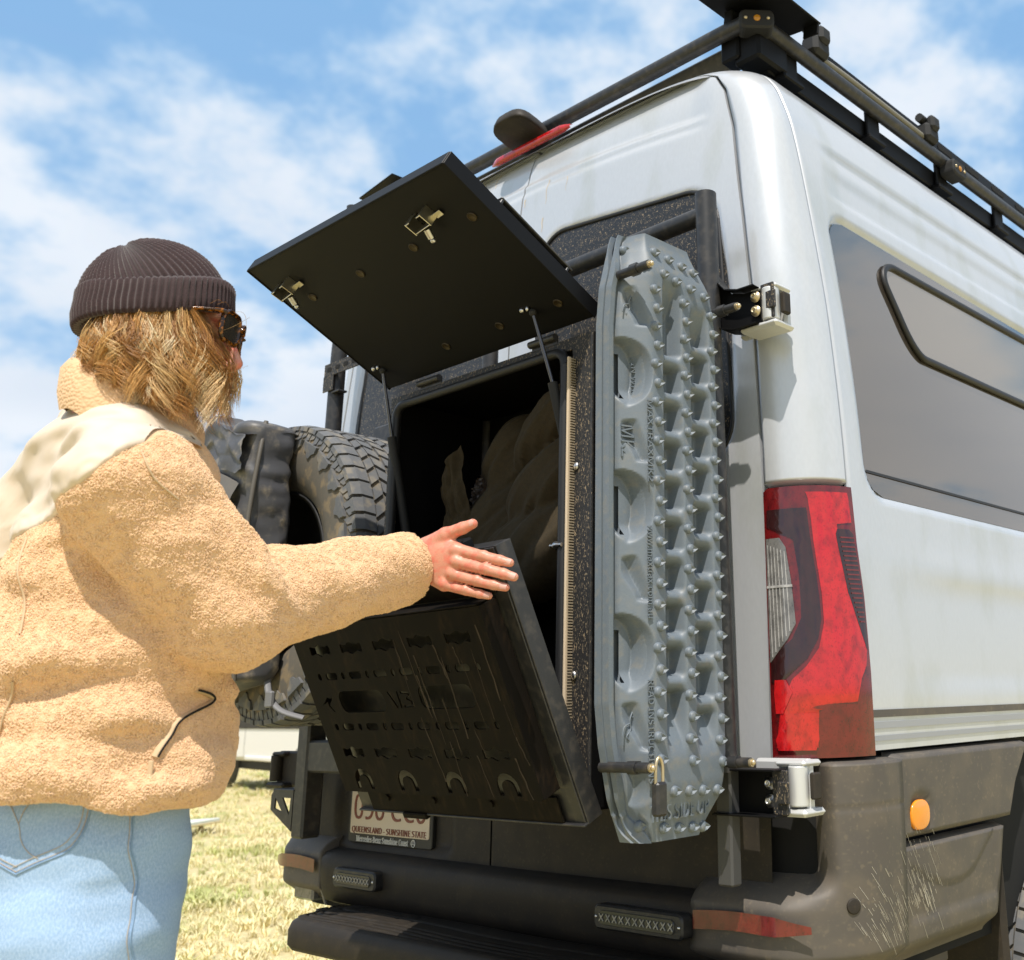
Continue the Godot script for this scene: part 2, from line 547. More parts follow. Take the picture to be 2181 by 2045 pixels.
func build_van() -> void:
	for k in 475:
		var y := 0.4 + 0.005 * k
		hw_t.append(hermite(y, HW)); zr_t.append(hermite(y, ZR)); rc_t.append(hermite(y, RC))
	var van := thing("camper_van", "silver high-roof camper van with dark lower cladding, seen from its rear corner", "van", Vector3(0, 0, -2.3))
	# dark shell behind all the gaps
	var sh := MB.new()
	for s in [-1.0, 1.0]:
		sh.grid(func(i: int, j: int) -> Vector3:
			var u := lerpf(0, 2, i / 14.0) if i <= 14 else 2.0 + (i - 14) * 0.55
			var y := lerpf(0.62, 2.735, j / 30.0)
			return skin(s * maxf(u, 0.0001), y, -0.03) , 22, 30, s < 0)
	sh.quad(Vector3(-0.95, 0.62, -0.1), Vector3(-0.95, 0.62, -4.5), Vector3(0.95, 0.62, -4.5), Vector3(0.95, 0.62, -0.1))
	part("inner_shell", sh, M["shadow black"], van)
	# rear doors
	for s in [1.0, -1.0]:
		var d := MB.new()
		var ny := 210
		var nx := 90
		d.grid(func(i: int, j: int) -> Vector3:
			var y := lerpf(1.035, 2.744, float(j) / ny)
			if j > ny - 2: y = 2.744
			var x := lerpf(0.003, maxf(door_right_edge(y), 0.02), float(i) / nx)
			return door_skin(x, y, s), nx, ny, s < 0)
		# turned-in rim
		d.grid(func(i: int, j: int) -> Vector3:
			var y := lerpf(1.035, 2.744, float(j) / ny)
			var p := door_skin(maxf(door_right_edge(y), 0.02), y, s)
			return p if i == 0 else p + Vector3(0, 0, -0.02), 1, ny, s < 0)
		d.grid(func(i: int, j: int) -> Vector3:
			var p := door_skin(0.003, lerpf(1.035, 2.744, float(j) / ny), s)
			return p if i == 1 else p + Vector3(0, 0, -0.02), 1, ny, s < 0)
		var dm := part("rear_door", d, M["silver paint"], van)
		# lower trim of the door
		var tr := MB.new()
		tr.grid(func(i: int, j: int) -> Vector3:
			var y := lerpf(0.70, 1.03, j / 24.0)
			return door_skin(lerpf(0.003, door_right_edge(y), i / 50.0), y, s) + Vector3(0, 0, 0.004 * sst(1.03, 1.02, y)), 50, 24, s < 0)
		part("lower_trim", tr, M["bumper plastic"], dm)
		# glass
		var gl := MB.new()
		gl.grid(func(i: int, j: int) -> Vector3:
			# rows of a rounded rectangle: the corner rounding narrows the row
			var y0 := lerpf(1.665, 2.355, j / 60.0)
			var inset := 0.0
			var dy := minf(y0 - 1.665, 2.355 - y0)
			if dy < 0.095: inset = 0.095 - sqrt(maxf(0.0, 0.095 * 0.095 - pow(0.095 - dy, 2)))
			var x := lerpf(0.105 + inset, win_r(y0) - inset, i / 40.0)
			var y := y0 + 0.10 * (0.72 - x) * sst(1.9, 2.25, y0)
			return skin(s * u_of_x(x, y), y, -0.007), 40, 60, s < 0)
		part("rear_window", gl, M["dusty dark glass"], dm)
		var rim := PackedVector3Array()
		for q in rr_poly(0.105, 0.775, 1.665, 2.355, 0.095, 8):
			if q.x > 0.5: q.x += win_r(q.y) - 0.775
			var y := q.y + 0.10 * (0.72 - q.x) * sst(1.9, 2.25, q.y)
			rim.append(skin(s * u_of_x(q.x, y), y, -0.006))
		rim.append(rim[0])
		var rm := MB.new()
		rm.tube(rim, 0.006, 6, false)
		part("window_seal", rm, M["rubber seal"], dm)
	# corner pillars
	for s in [1.0, -1.0]:
		var pl := MB.new()
		var ny := 150
		pl.grid(func(i: int, j: int) -> Vector3:
			var y := lerpf(1.588, 2.748, float(j) / ny)
			var x0 := minf(lin(y, SEAM) + 0.004, 0.86)
			var a := u_of_x(x0, y) if y < 2.735 else 0.02
			var b := u_of_z(lin(y, SIDE_SEAM) + 0.0025, y)
			var u := lerpf(a, b, i / 40.0)
			if i == 0: return skin(s * a, y, -0.02)
			if i == 40: return skin(s * b, y, -0.012)
			u = lerpf(a, b, (i - 1) / 38.0)
			var off := 0.0
			if j == 0: off = -0.02
			return skin(s * u, y, off), 40, ny, s < 0)
		part("corner_pillar", pl, M["silver paint"], van)
	# side walls
	for s in [1.0, -1.0]:
		var sd := MB.new()
		var ny := 170
		var zs := PackedFloat32Array()
		var z := -0.0
		while z < 1.55: zs.append(z); z += 0.011
		while z < 4.4: zs.append(z); z += 0.09
		sd.grid(func(i: int, j: int) -> Vector3:
			var y := lerpf(1.048, 2.748, float(j) / ny)
			var z0 := lin(y, SIDE_SEAM) - 0.0025
			var zz := z0 - zs[maxi(i - 1, 0)]
			# wheel arch lifts the lower edge
			if j == 0 and y < 1.1: y = 1.048
			var u := u_of_z(zz, y)
			return skin(s * u, y, side_disp(zz, y) if i > 0 else -0.012), zs.size(), ny, s < 0)
		part("side_panel", sd, M["silver paint"], van)
	# roof
	var rf := MB.new()
	rf.grid(func(i: int, j: int) -> Vector3:
		var x := lerpf(-0.70, 0.70, i / 40.0)
		var edge := 2.742 - 0.03 * pow(absf(x) / 0.70, 6)
		var k := [[-0.06, -0.012], [-0.07, 0.0], [-0.085, 0.012], [-0.11, 0.022], [-0.16, 0.03], [-0.5, 0.04], [-4.5, 0.04]]
		return Vector3(x, edge + k[j][1] - 0.01, k[j][0] - 0.02 * pow(absf(x) / 0.70, 4)), 40, 6)
	part("roof", rf, M["silver paint"], van)
	var nose := MB.new()
	nose.grid(func(i: int, j: int) -> Vector3:
		var y := lerpf(0.5, 2.74, j / 12.0)
		return Vector3(look(hw_t, y) * (i / 6.0 - 1.0), y, -4.6 - 0.9 * sst(2.9, 1.0, y) * sst(0, 0.2, 1.0 - absf(i / 6.0 - 1.0))), 12, 12, true)
	part("front_panel", nose, M["silver paint"], van)
	side_windows(van)
	lower_body(van)
	for s in [1.0, -1.0]: tail_light(van, s)
	rear_details(van)
	wear(van)

func side_windows(van: Node3D) -> void:
	for s in [1.0, -1.0]:
		var g := MB.new()
		var zx := func(z: float) -> float: return 2.275 - 0.02 * (z - 0.2)
		g.grid(func(i: int, j: int) -> Vector3:
			var t := j / 50.0
			var dy := minf(t, 1.0 - t) * 0.69
			var inset := 0.0
			if dy < 0.07: inset = 0.07 - sqrt(maxf(0.0, 0.07 * 0.07 - pow(0.07 - dy, 2)))
			var z := lerpf(0.213 + inset, 2.5, i / 60.0)
			var y: float = lerpf(1.583, zx.call(z), t)
			return skin(s * u_of_z(-z, y), y, -0.010), 60, 50, s < 0)
		var w := part("side_window", g, M["tinted glass"], van)
		var strip := MB.new()
		strip.grid(func(i: int, j: int) -> Vector3:
			var z := lerpf(0.215, 2.5, i / 40.0)
			return skin(s * u_of_z(-z, 1.63), 1.632 + j * 0.006, -0.007), 40, 1, s < 0)
		part("divider_strip", strip, M["rubber seal"], w)
		# sliding pane in its raised frame
		var out := rr_poly(0.425, 1.75, 1.985, 2.222, 0.075, 8)
		for q in out.size():
			# rear end of the frame leans
			out[q].x += 0.085 * sst(2.21, 1.99, out[q].y) * sst(0.8, 0.45, out[q].x)
		var ring := PackedVector3Array()
		for q in out: ring.append(skin(s * u_of_z(-q.x, q.y), q.y, -0.004))
		ring.append(ring[0])
		var fr := MB.new()
		fr.tube(ring, 0.0095, 8, false, 0.8)
		part("slider_frame", fr, M["rubber seal"], w)
		var inner := MB.new()
		inner.grid(func(i: int, j: int) -> Vector3:
			var t := j / 24.0
			var y := lerpf(1.99, 2.217, t)
			var dy := minf(t, 1 - t) * 0.227
			var inset := 0.0
			if dy < 0.07: inset = 0.07 - sqrt(maxf(0.0, 0.0049 - pow(0.07 - dy, 2)))
			var z := lerpf(0.43 + inset + 0.085 * sst(2.21, 1.99, y), 1.745, i / 30.0)
			return skin(s * u_of_z(-z, y), y, -0.006), 30, 24, s < 0)
		part("sliding_pane", inner, M["slider glass"], w)

func lower_body(van: Node3D) -> void:
	for s in [1.0, -1.0]:
		var z_arch := func(y: float) -> float: return lin(y, [Vector2(0.62, 0.66), Vector2(0.86, 0.715), Vector2(0.95, 0.765), Vector2(1.05, 0.86)])
		# upper cladding, with its stripes of tape above the seam
		var c := MB.new()
		c.grid(func(i: int, j: int) -> Vector3:
			var y := lerpf(0.868, 1.042, j / 20.0)
			var z := lerpf(0.212, z_arch.call(y), i / 40.0)
			var off := 0.014 - (0.03 if i == 0 or j == 0 or j == 20 else 0.0)
			off -= 0.007 * sst(0.004, -0.004, rrect(z, y, 0.266, 0.352, 0.874, 0.955, 0.034))
			return skin(s * u_of_z(-z, y), y, off), 40, 20, s < 0)
		var cm := part("side_cladding", c, M["cladding"], van)
		var mk := MB.new()
		mk.grid(func(i: int, j: int) -> Vector3:
			var a := TAU * i / 28.0
			var r := [1.0, 1.0, 0.9, 0.0]
			var h := [0.004, 0.012, 0.015, 0.0155]
			var e := 0.8
			var cx: float = signf(cos(a)) * pow(absf(cos(a)), e) * 0.038 * r[j]
			var cy: float = signf(sin(a)) * pow(absf(sin(a)), e) * 0.030 * r[j]
			return skin(s * u_of_z(-(0.309 - cx), 0.914 + cy), 0.914 + cy, h[j]), 28, 3, s < 0)
		part("side_marker_light", mk, M["amber lens"], cm)
		# lower panel with a raised rim
		var l := MB.new()
		l.grid(func(i: int, j: int) -> Vector3:
			var y := lerpf(0.64, 0.863, j / 30.0)
			var z := lerpf(0.212, lin(y, [Vector2(0.62, 0.63), Vector2(0.87, 0.70)]), i / 50.0)
			var off := 0.014
			if i == 0 or i == 50 or j == 30: off -= 0.03
			off -= 0.035 * sst(0.68, 0.64, y)
			var zz := (z - 0.21) / 0.49
			var arc := 0.835 - 0.065 * sin(PI * clampf((zz - 0.05) / 0.85, 0, 1)) - 0.0 + 0.03 * sst(0.6, 0.9, zz)
			off -= 0.004 * sst(arc + 0.004, arc - 0.006, y) * sst(0.71, 0.72, y) * sst(0.9, 0.885, zz) * sst(0.08, 0.12, zz)
			return skin(s * u_of_z(-z, y), y, off), 50, 30, s < 0)
		part("side_cladding", l, M["cladding"], van)
		# tape stripes
		for q in [[1.112, 1.127, "cladding"], [1.090, 1.103, "stripe grey"], [1.066, 1.076, "stripe grey"]]:
			var b := MB.new()
			b.grid(func(i: int, j: int) -> Vector3:
				var z := lerpf(0.16, 1.6, i / 40.0)
				var y: float = q[j]
				return skin(s * u_of_z(-z, y), y, side_disp(-z, y) + 0.0025), 40, 1, s < 0)
			part("stripe", b, M[q[2]], van)
		# corner of the bumper
		var bc := MB.new()
		var ny := 60
		bc.grid(func(i: int, j: int) -> Vector3:
			var y := lerpf(0.655, 1.036, float(j) / ny)
			var b := u_of_z(-0.207, y)
			var u := lerpf(0.80, b, clampf((i - 1) / 58.0, 0, 1))
			var p := skin(u, y)
			var off := 0.035
			if i == 0 or i == 60: off = -0.02
			# hollow below the hinge, ledge above the reflector
			off -= 0.085 * sst(0.965, 0.925, p.x) * sst(0.79, 0.84, y)
			off += 0.020 * sst(0.97, 0.88, p.x) * sst(0.80, 0.77, y)
			# seam of the upper cap, tucked-in lower lip
			off -= 0.004 * exp(-pow((y - 0.945) / 0.0025, 2))
			off -= 0.04 * sst(0.69, 0.65, y)
			if j == ny: off = -0.02
			return skin(s * u, y, off), 60, ny, s < 0)
		var bm := part("bumper_corner", bc, M["cladding"], van)
		var ref := MB.new()
		ref.grid(func(i: int, j: int) -> Vector3:
			var t := i / 20.0
			var x := lerpf(0.70, 0.925, t)
			var yy := 0.742 + 0.006 * sin(t * PI) + (j - 0.5) * 0.034 * (1.0 if t < 0.8 else 1.0 - 3.2 * (t - 0.8))
			return skin(s * u_of_x(x, yy), yy, 0.068), 20, 1, s < 0)
		part("reflector", ref, M["reflector red"], bm)
		var se := MB.new()
		se.xf = Transform3D(Basis(), skin(s * u_of_z(-0.075, 0.775), 0.775, 0.034)) * Transform3D(Basis(Vector3(0, 1, 0), s * 1.05) * Basis(Vector3(1, 0, 0), PI / 2), Vector3.ZERO)
		se.lathe(PackedVector2Array([Vector2(0.014, -0.004), Vector2(0.014, 0.003), Vector2(0.0115, 0.004), Vector2(0.0, 0.004)]), 20)
		part("parking_sensor", se, M["bumper plastic"], bm)
		# mud flap and wheel
		var mf := MB.new()
		mf.box(Vector3(s * 0.865, 0.53, -0.705), Vector3(0.25, 0.62, 0.025), 0.012)
		part("mud_flap", mf, M["bumper plastic"], van)
		var tyre := MB.new()
		var tread := MB.new()
		build_tyre(tyre, tread, Transform3D(Basis(Vector3(0, 1, 0), s * PI / 2), Vector3(s * 0.895, 0.415, -1.165)), 0.415, 0.26)
		var wm := part("wheel", tyre, M["tyre sidewall"], van)
		part("tread", tread, M["tyre rubber"], wm)
		var hub := MB.new()
		hub.xf = Transform3D(Basis(Vector3(0, 0, 1), -s * PI / 2), Vector3(s * 0.895, 0.415, -1.165))
		hub.lathe(PackedVector2Array([Vector2(0.22, 0.10), Vector2(0.19, 0.04), Vector2(0.05, 0.07), Vector2(0, 0.07)]), 24)
		part("rim", hub, M["black metal"], wm)
	# middle of the bumper
	var bp := MB.new()
	bp.grid(func(i: int, j: int) -> Vector3:
		var k := [[-0.04, 0.790], [-0.02, 0.788], [0.01, 0.784], [0.040, 0.778], [0.054, 0.765], [0.057, 0.735], [0.052, 0.69], [0.035, 0.655], [-0.04, 0.63]]
		var x := lerpf(-0.745, 0.745, i / 40.0)
		var e := sst(0.66, 0.745, absf(x))
		return Vector3(x, k[8 - j][1], k[8 - j][0] - 0.03 * e * sst(0.0, 0.05, k[8 - j][0])), 40, 8)
	var bpm := part("bumper_middle", bp, M["bumper plastic"], van)
	for x in [-0.47, 0.565]:
		var lb := MB.new()
		lb.xf = Transform3D(Basis(), Vector3(x, 0.727, 0.052))
		var lw := 0.125 if x > 0 else 0.1
		lb.prism(rr_poly(-lw, lw, -0.024, 0.024, 0.014), -0.03, 0.028, 0.004)
		var lm := part("light_bar", lb, M["black metal"], bpm)
		var fr := MB.new()
		fr.xf = lb.xf
		fr.prism(rr_poly(-lw + 0.02, lw - 0.02, -0.014, 0.014, 0.010), 0.026, 0.0305, 0.001)
		part("lens", fr, M["smoked clear"], lm)
		var led := MB.new()
		led.xf = lb.xf
		for i in 11:
			var lx := (i - 5) * (lw - 0.028) / 5.0
			led.box(Vector3(lx, 0, 0.032), Vector3(0.002, 0.018, 0.002), 0.0, Basis(Vector3(0, 0, 1), 0.7))
			led.box(Vector3(lx, 0, 0.0325), Vector3(0.002, 0.018, 0.002), 0.0, Basis(Vector3(0, 0, 1), -0.7))
		part("led_grid", led, M["lens rib"], lm)
		for q in [-lw + 0.009, lw - 0.009]:
			var sc := MB.new()
			sc.xf = lb.xf
			sc.ball(Vector3(q, 0, 0.028), Vector3(0.004, 0.004, 0.003), 8, 5)
			part("screw", sc, M["steel"], lm)
	# rear step
	var st := MB.new()
	var top := [0.655, 0.268]
	st.grid(func(i: int, j: int) -> Vector3:
		var t := i / 120.0
		var x := lerpf(-0.66, 0.90, t)
		var e := sst(-0.47, -0.66, x) + sst(0.74, 0.90, x)
		var zf := 0.245 - 0.17 * e
		var zb := 0.0
		# ring of the section, from the underside round the front to the back of the top
		var sec := [[0.0, 0.575], [0.8, 0.58], [0.95, 0.588], [1.0, 0.602], [1.0, 0.636], [0.965, 0.652], [0.93, 0.6565], [0.90, 0.658]]
		if j < 8:
			return Vector3(x, sec[j][1] + 0.004 * sin(x * 2.0) - 0.02 * e * (1.0 if sec[j][1] > 0.6 else -1.0), lerpf(zb, zf, sec[j][0]))
		var f := (j - 8) / 60.0
		var z := lerpf(lerpf(zb, zf, 0.90), zb, f)
		var g := 0.0
		if absf(z - zf * 0.5) < 0.14:
			# long grooves that bend round an oval pad
			var w := (zf - z) + 0.010 * sin(x * 7.0)
			g = -0.0045 * (exp(-pow((fposmod(w, 0.022) - 0.011) / 0.003, 2))) * sst(0.03, 0.035, zf - z) * sst(0.115, 0.105, zf - z)
			g -= 0.005 * exp(-pow((w - 0.15) / 0.004, 2)) + 0.005 * exp(-pow((w - 0.22) / 0.004, 2))
			var ov := absf(rrect(x, z, -0.46, -0.18, 0.04, 0.17, 0.06))
			g -= 0.004 * exp(-pow(ov / 0.004, 2))
			ov = absf(rrect(x, z, -0.42, -0.24, 0.06, 0.14, 0.04))
			g -= 0.004 * exp(-pow(ov / 0.004, 2))
		return Vector3(x, 0.658 + g - 0.02 * e, z), 120, 68)
	for e in [0, 1]:
		var x: float = [-0.66, 0.90][e]
		st.box(Vector3(x + (0.004 if e == 0 else -0.004), 0.598, 0.036), Vector3(0.012, 0.066, 0.07), 0.004)
	part("rear_step", st, M["step plastic"], van)
	var un := MB.new()
	un.box(Vector3(0, 0.56, -0.06), Vector3(1.3, 0.10, 0.12), 0.02)
	un.tube(PackedVector3Array([Vector3(0.55, 0.57, 0.02), Vector3(0.98, 0.58, -0.35)]), 0.03, 10)
	un.box(Vector3(0.86, 0.60, -0.32), Vector3(0.10, 0.05, 0.5), 0.01)
	part("underbody_frame", un, M["cladding"], van)
	var sb := MB.new()
	sb.box(Vector3(-0.80, 0.665, 0.0), Vector3(0.10, 0.045, 0.06), 0.006)
	sb.tube(smooth_path([Vector3(-0.78, 0.685, 0.0), Vector3(-0.74, 0.70, 0.02), Vector3(-0.70, 0.68, 0.03), Vector3(-0.69, 0.64, 0.02)]), 0.006, 6)
	part("work_lamp", sb, M["clear lens"], van)

func tail_light(van: Node3D, s: float) -> void:
	# rows are [height, left edge, right edge]; edges in corner units (1 rear seam, 2 side)
	var U := func(x: float, y: float) -> float: return u_of_x(x, y)
	var Z := func(z: float, y: float) -> float: return u_of_z(z, y)
	var S := func(m: MB) -> MB:
		if s < 0:
			for i in m.v.size():
				m.v[i].x *= -1.0; m.n[i].x *= -1.0
			for i in range(0, m.ix.size(), 3):
				var q := m.ix[i + 1]
				m.ix[i + 1] = m.ix[i + 2]; m.ix[i + 2] = q
		return m
	var L := func(y: float) -> float: return U.call(0.866, y)
	var R := func(y: float) -> float: return Z.call(lin(y, [Vector2(1.04, -0.146), Vector2(1.2, -0.146), Vector2(1.35, -0.139), Vector2(1.46, -0.127), Vector2(1.58, -0.123)]), y)
	# 0..1 across the lamp
	var A := func(f: float, y: float) -> float: return lerpf(L.call(y), R.call(y), f)
	var keys := func(q: Array) -> Array:
		var o := []
		for r in rows(q): o.append([r[0], A.call(r[1], r[0]), A.call(r[2], r[0])])
		return o
	var b := MB.new()
	lens(b, keys.call([[1.040, 0.0, 1.0], [1.575, 0.0, 1.0], [1.582, 0.05, 1.0]]), 30, 0.012, -0.015)
	var lamp := part("tail_light", S.call(b), M["deep red lens"], van, "red tail light with clear and smoked segments" if s > 0 else "")
	var add := func(called: String, k: Array, m: String, off: float, nx := 14) -> void:
		var q := MB.new()
		lens(q, keys.call(k), nx, off, 0.010)
		part(called, S.call(q), M[m], lamp)
	# bright band: down the corner, bending inwards at its foot
	add.call("red_band", [[1.06, 0.05, 0.42], [1.13, 0.10, 0.44], [1.145, 0.12, 0.80], [1.19, 0.22, 0.86], [1.215, 0.35, 0.93], [1.25, 0.47, 0.96], [1.30, 0.53, 0.88], [1.36, 0.53, 0.80], [1.50, 0.50, 0.76], [1.505, 0.50, 0.94], [1.555, 0.48, 0.93], [1.568, 0.46, 0.92]], "red lens", 0.0145)
	add.call("smoked_trim", [[1.185, 0.02, 0.12], [1.23, 0.02, 0.36], [1.27, 0.24, 0.47], [1.31, 0.33, 0.51], [1.40, 0.34, 0.50], [1.47, 0.31, 0.48], [1.50, 0.03, 0.47], [1.535, 0.04, 0.46]], "smoked lens", 0.0140)
	add.call("reversing_lens", [[1.225, 0.02, 0.025], [1.27, 0.02, 0.20], [1.30, 0.02, 0.28], [1.39, 0.02, 0.26], [1.455, 0.02, 0.23], [1.475, 0.02, 0.17]], "clear lens", 0.0150)
	for i in 6:
		var f := 0.045 + i * 0.035
		add.call("lens_rib", [[1.285 - 0.01 * (5 - i), f, f + 0.008], [1.462 - 0.003 * i, f - 0.008, f]], "lens rib", 0.0162, 1)
	add.call("lens_rib", [[1.373, 0.02, 0.27], [1.378, 0.02, 0.27]], "lens rib", 0.0168, 6)
	add.call("turn_segment", [[1.245, 0.955, 0.97], [1.30, 0.87, 0.97], [1.36, 0.79, 0.97], [1.48, 0.74, 0.95], [1.49, 0.76, 0.90]], "smoked lens", 0.0150)
	for i in 19:
		var y := 1.30 + i * 0.0095
		var f0 := lin(y, [Vector2(1.25, 0.95), Vector2(1.30, 0.895), Vector2(1.36, 0.82), Vector2(1.48, 0.78)])
		add.call("lens_slat", [[y, f0, 0.95], [y + 0.003, f0, 0.95]], "reflector red", 0.0165, 2)
	add.call("lower_lens", [[1.055, 0.07, 0.40], [1.075, 0.05, 0.43], [1.125, 0.16, 0.42]], "red lens", 0.0165, 8)
	add.call("lower_lens", [[1.125, 0.06, 0.13], [1.165, 0.05, 0.22], [1.19, 0.06, 0.16]], "red lens", 0.0160, 8)

func rear_details(van: Node3D) -> void:
	# high brake light and camera pod
	var bl := MB.new()
	bl.grid(func(i: int, j: int) -> Vector3:
		var x := lerpf(-0.175, 0.175, i / 20.0)
		var k := [[-0.012, 0.0], [-0.012, 0.014], [0.006, 0.020], [0.010, 0.012], [0.010, 0.0]]
		var e := sst(0.145, 0.175, absf(x))
		return Vector3(x, 2.752 + k[4 - j][0] * (1.0 - 0.5 * e), -0.068 + k[4 - j][1] * (1.0 - 0.6 * e) + k[4 - j][0] * -0.3), 20, 4, true)
	part("brake_light", bl, M["red lens"], van)
	var cp := MB.new()
	cp.grid(func(i: int, j: int) -> Vector3:
		var a := TAU * i / 24.0
		var k := [[0.0, 0.055], [0.45, 0.05], [0.9, 0.022], [1.0, -0.0], [1.0, -0.012], [0.0, -0.012]]
		var cx: float = signf(cos(a)) * pow(absf(cos(a)), 0.6) * 0.075 * k[j][0]
		var cz: float = signf(sin(a)) * pow(absf(sin(a)), 0.6) * 0.07 * k[j][0]
		return Vector3(-0.02 + cx, 2.795 + k[j][1] + 0.018 * cz / 0.07, -0.045 + cz), 24, 5)
	part("camera_pod", cp, M["bumper plastic"], van)
	# number plate on the left door
	var fr := MB.new()
	fr.xf = Transform3D(Basis(), Vector3(-0.44, 0.885, -0.012))
	fr.prism(rr_poly(-0.195, 0.195, -0.082, 0.075, 0.008), 0.0, 0.012, 0.002)
	var fm := part("number_plate", fr, M["rubber seal"], van)
	var pl := MB.new()
	pl.xf = fr.xf
	pl.prism(rr_poly(-0.184, 0.184, -0.058, 0.07, 0.006), 0.011, 0.0145, 0.001)
	part("plate_face", pl, M["plate cream"], fm)
	var words := [["090 CC0", 0.088, 0.010, "plate maroon", "Droid Sans", -0.001], ["QUEENSLAND - SUNSHINE STATE", 0.020, -0.0475, "plate maroon", "Droid Sans", -0.001], ["Mercedes-Benz Sunshine Coast", 0.0195, -0.0715, "print white", "Droid Serif", -0.0025]]
	for w in words:
		var o := text_part("lettering", w[0], w[1], w[4], 0.002, w[3], fm)
		var width: float = (o.mesh as TextMesh).get_aabb().size.x
		var want: float = {0: 0.335, 1: 0.345, 2: 0.245}[words.find(w)]
		o.transform = Transform3D(Basis().scaled(Vector3(want / width, 1.0, 1.0)), Vector3(-0.44 - (0.03 if w[2] < -0.07 else 0.0), 0.885 + w[2] + 0.0, -0.012 + (0.0155 if w[2] > -0.06 else 0.013))) if fm.position == Vector3.ZERO else Transform3D(Basis().scaled(Vector3(want / width, 1.0, 1.0)), Vector3(-0.44 - (0.03 if w[2] < -0.07 else 0.0), 0.885 + w[2], -0.012 + (0.0155 if w[2] > -0.06 else 0.013)))
	var em := MB.new()
	em.xf = Transform3D(Basis(Vector3(1, 0, 0), PI / 2), Vector3(-0.325, 0.8145, 0.001))
	em.grid(func(i: int, j: int) -> Vector3:
		var a := TAU * i / 20.0
		var b := TAU * j / 6.0
		return Vector3((0.0085 + 0.0012 * cos(b)) * cos(a), 0.0012 * sin(b), (0.0085 + 0.0012 * cos(b)) * sin(a)), 20, 6)
	for k in 3:
		var a := TAU * k / 3.0 + PI / 2
		em.box(Vector3(cos(a), 0, -sin(a)) * 0.004, Vector3(0.0085, 0.002, 0.0015), 0.0, Basis(Vector3.UP, a))
	part("emblem", em, M["print white"], fm)
	# door hinges with their bolted plates
	for s in [1.0, -1.0]:
		for y in [1.965, 0.995]:
			var hi: float = 1.0 if y > 1.5 else 0.0
			var x0: float = 0.925 if hi else 0.945
			var h := MB.new()
			h.box(Vector3(s * (x0 - 0.03), y - 0.002, 0.008 if hi else 0.03), Vector3(0.13, 0.085 if hi else 0.10, 0.022), 0.006)
			h.box(Vector3(s * (x0 - 0.005), y - 0.047, 0.035), Vector3(0.10, 0.014, 0.07), 0.006)
			h.box(Vector3(s * (x0 + 0.004), y + 0.040, 0.030), Vector3(0.07, 0.012, 0.06), 0.005)
			var hm := part("door_hinge", h, M["hinge silver"] if s > 0 else M["bumper plastic"], van)
			var k := MB.new()
			k.xf = Transform3D(Basis(), Vector3(s * (x0 + 0.018), y, 0.05))
			k.lathe(PackedVector2Array([Vector2(0, -0.036), Vector2(0.018, -0.036), Vector2(0.019, -0.033), Vector2(0.019, 0.033), Vector2(0.018, 0.036), Vector2(0, 0.036)]), 20)
			part("hinge_pin", k, M["hinge silver"] if s > 0 else M["bumper plastic"], hm)
			var kk := MB.new()
			kk.box(Vector3(s * (x0 + 0.046), y, 0.035), Vector3(0.012, 0.048, 0.025), 0.003)
			part("hinge_stop", kk, M["bumper plastic"], hm)

# scratches where brush has raked the corner, and rusty drips under the brake light
func wear(van: Node3D) -> void:
	var rng := RandomNumberGenerator.new()
	rng.seed = 21
	var m := MB.new()
	for i in 210:
		var z := -0.07 - 0.26 * rng.randf() - 0.05 * rng.randf()
		var y := 0.70 + 0.16 * rng.randf() * rng.randf() + 0.05 * rng.randf() + (0.06 if z < -0.2 else 0.0) * rng.randf()
		var l := rng.randf_range(0.008, 0.05) * rng.randf_range(0.5, 1.0)
		var p := PackedVector3Array()
		for k in 4:
			var t := k / 3.0
			var yy := y - 0.85 * l * t
			p.append(skin(u_of_z(z - 0.5 * l * t, yy), yy, (0.0355 if z - 0.5 * l * t > -0.206 else 0.0145)))
		m.tube(p, rng.randf_range(0.00015, 0.00045), 4, false)
	var o := part("scuff_marks", m, M["scuff"], van)
	o.set_meta("kind", "stuff")
	var st := MB.new()
	for i in 16:
		var x := rng.randf_range(0.16, 0.42) if i < 8 else rng.randf_range(-0.02, 0.22)
		var y := rng.randf_range(2.60, 2.73) if i < 8 else rng.randf_range(2.40, 2.60)
		var l := rng.randf_range(0.02, 0.11)
		var w := rng.randf_range(0.001, 0.006)
		var s := -1.0 if i < 8 else 1.0
		st.grid(func(a: int, j: int) -> Vector3:
			var t := j / 6.0
			var xx := maxf(0.004, x + (a - 0.5) * w * (1.0 - 0.7 * t) + 0.002 * sin(t * 7.0 + i))
			return door_skin(xx, y - l * t, s) + Vector3(0, 0, 0.0008), 1, 6, s < 0)
	var q := part("mud_drips", st, M["drip"], van)
	q.set_meta("kind", "stuff")

func text_part(called: String, words: String, size: float, face: String, depth: float, m: String, parent: Node3D) -> MeshInstance3D:
	var t := TextMesh.new()
	var f := SystemFont.new()
	f.font_names = PackedStringArray([face])
	t.font = f; t.text = words; t.font_size = 32; t.pixel_size = size / 32.0; t.depth = depth
	t.curve_step = 1.0
	t.material = M[m]
	var o := MeshInstance3D.new()
	o.mesh = t; o.name = called
	parent.add_child(o, true)
	return o

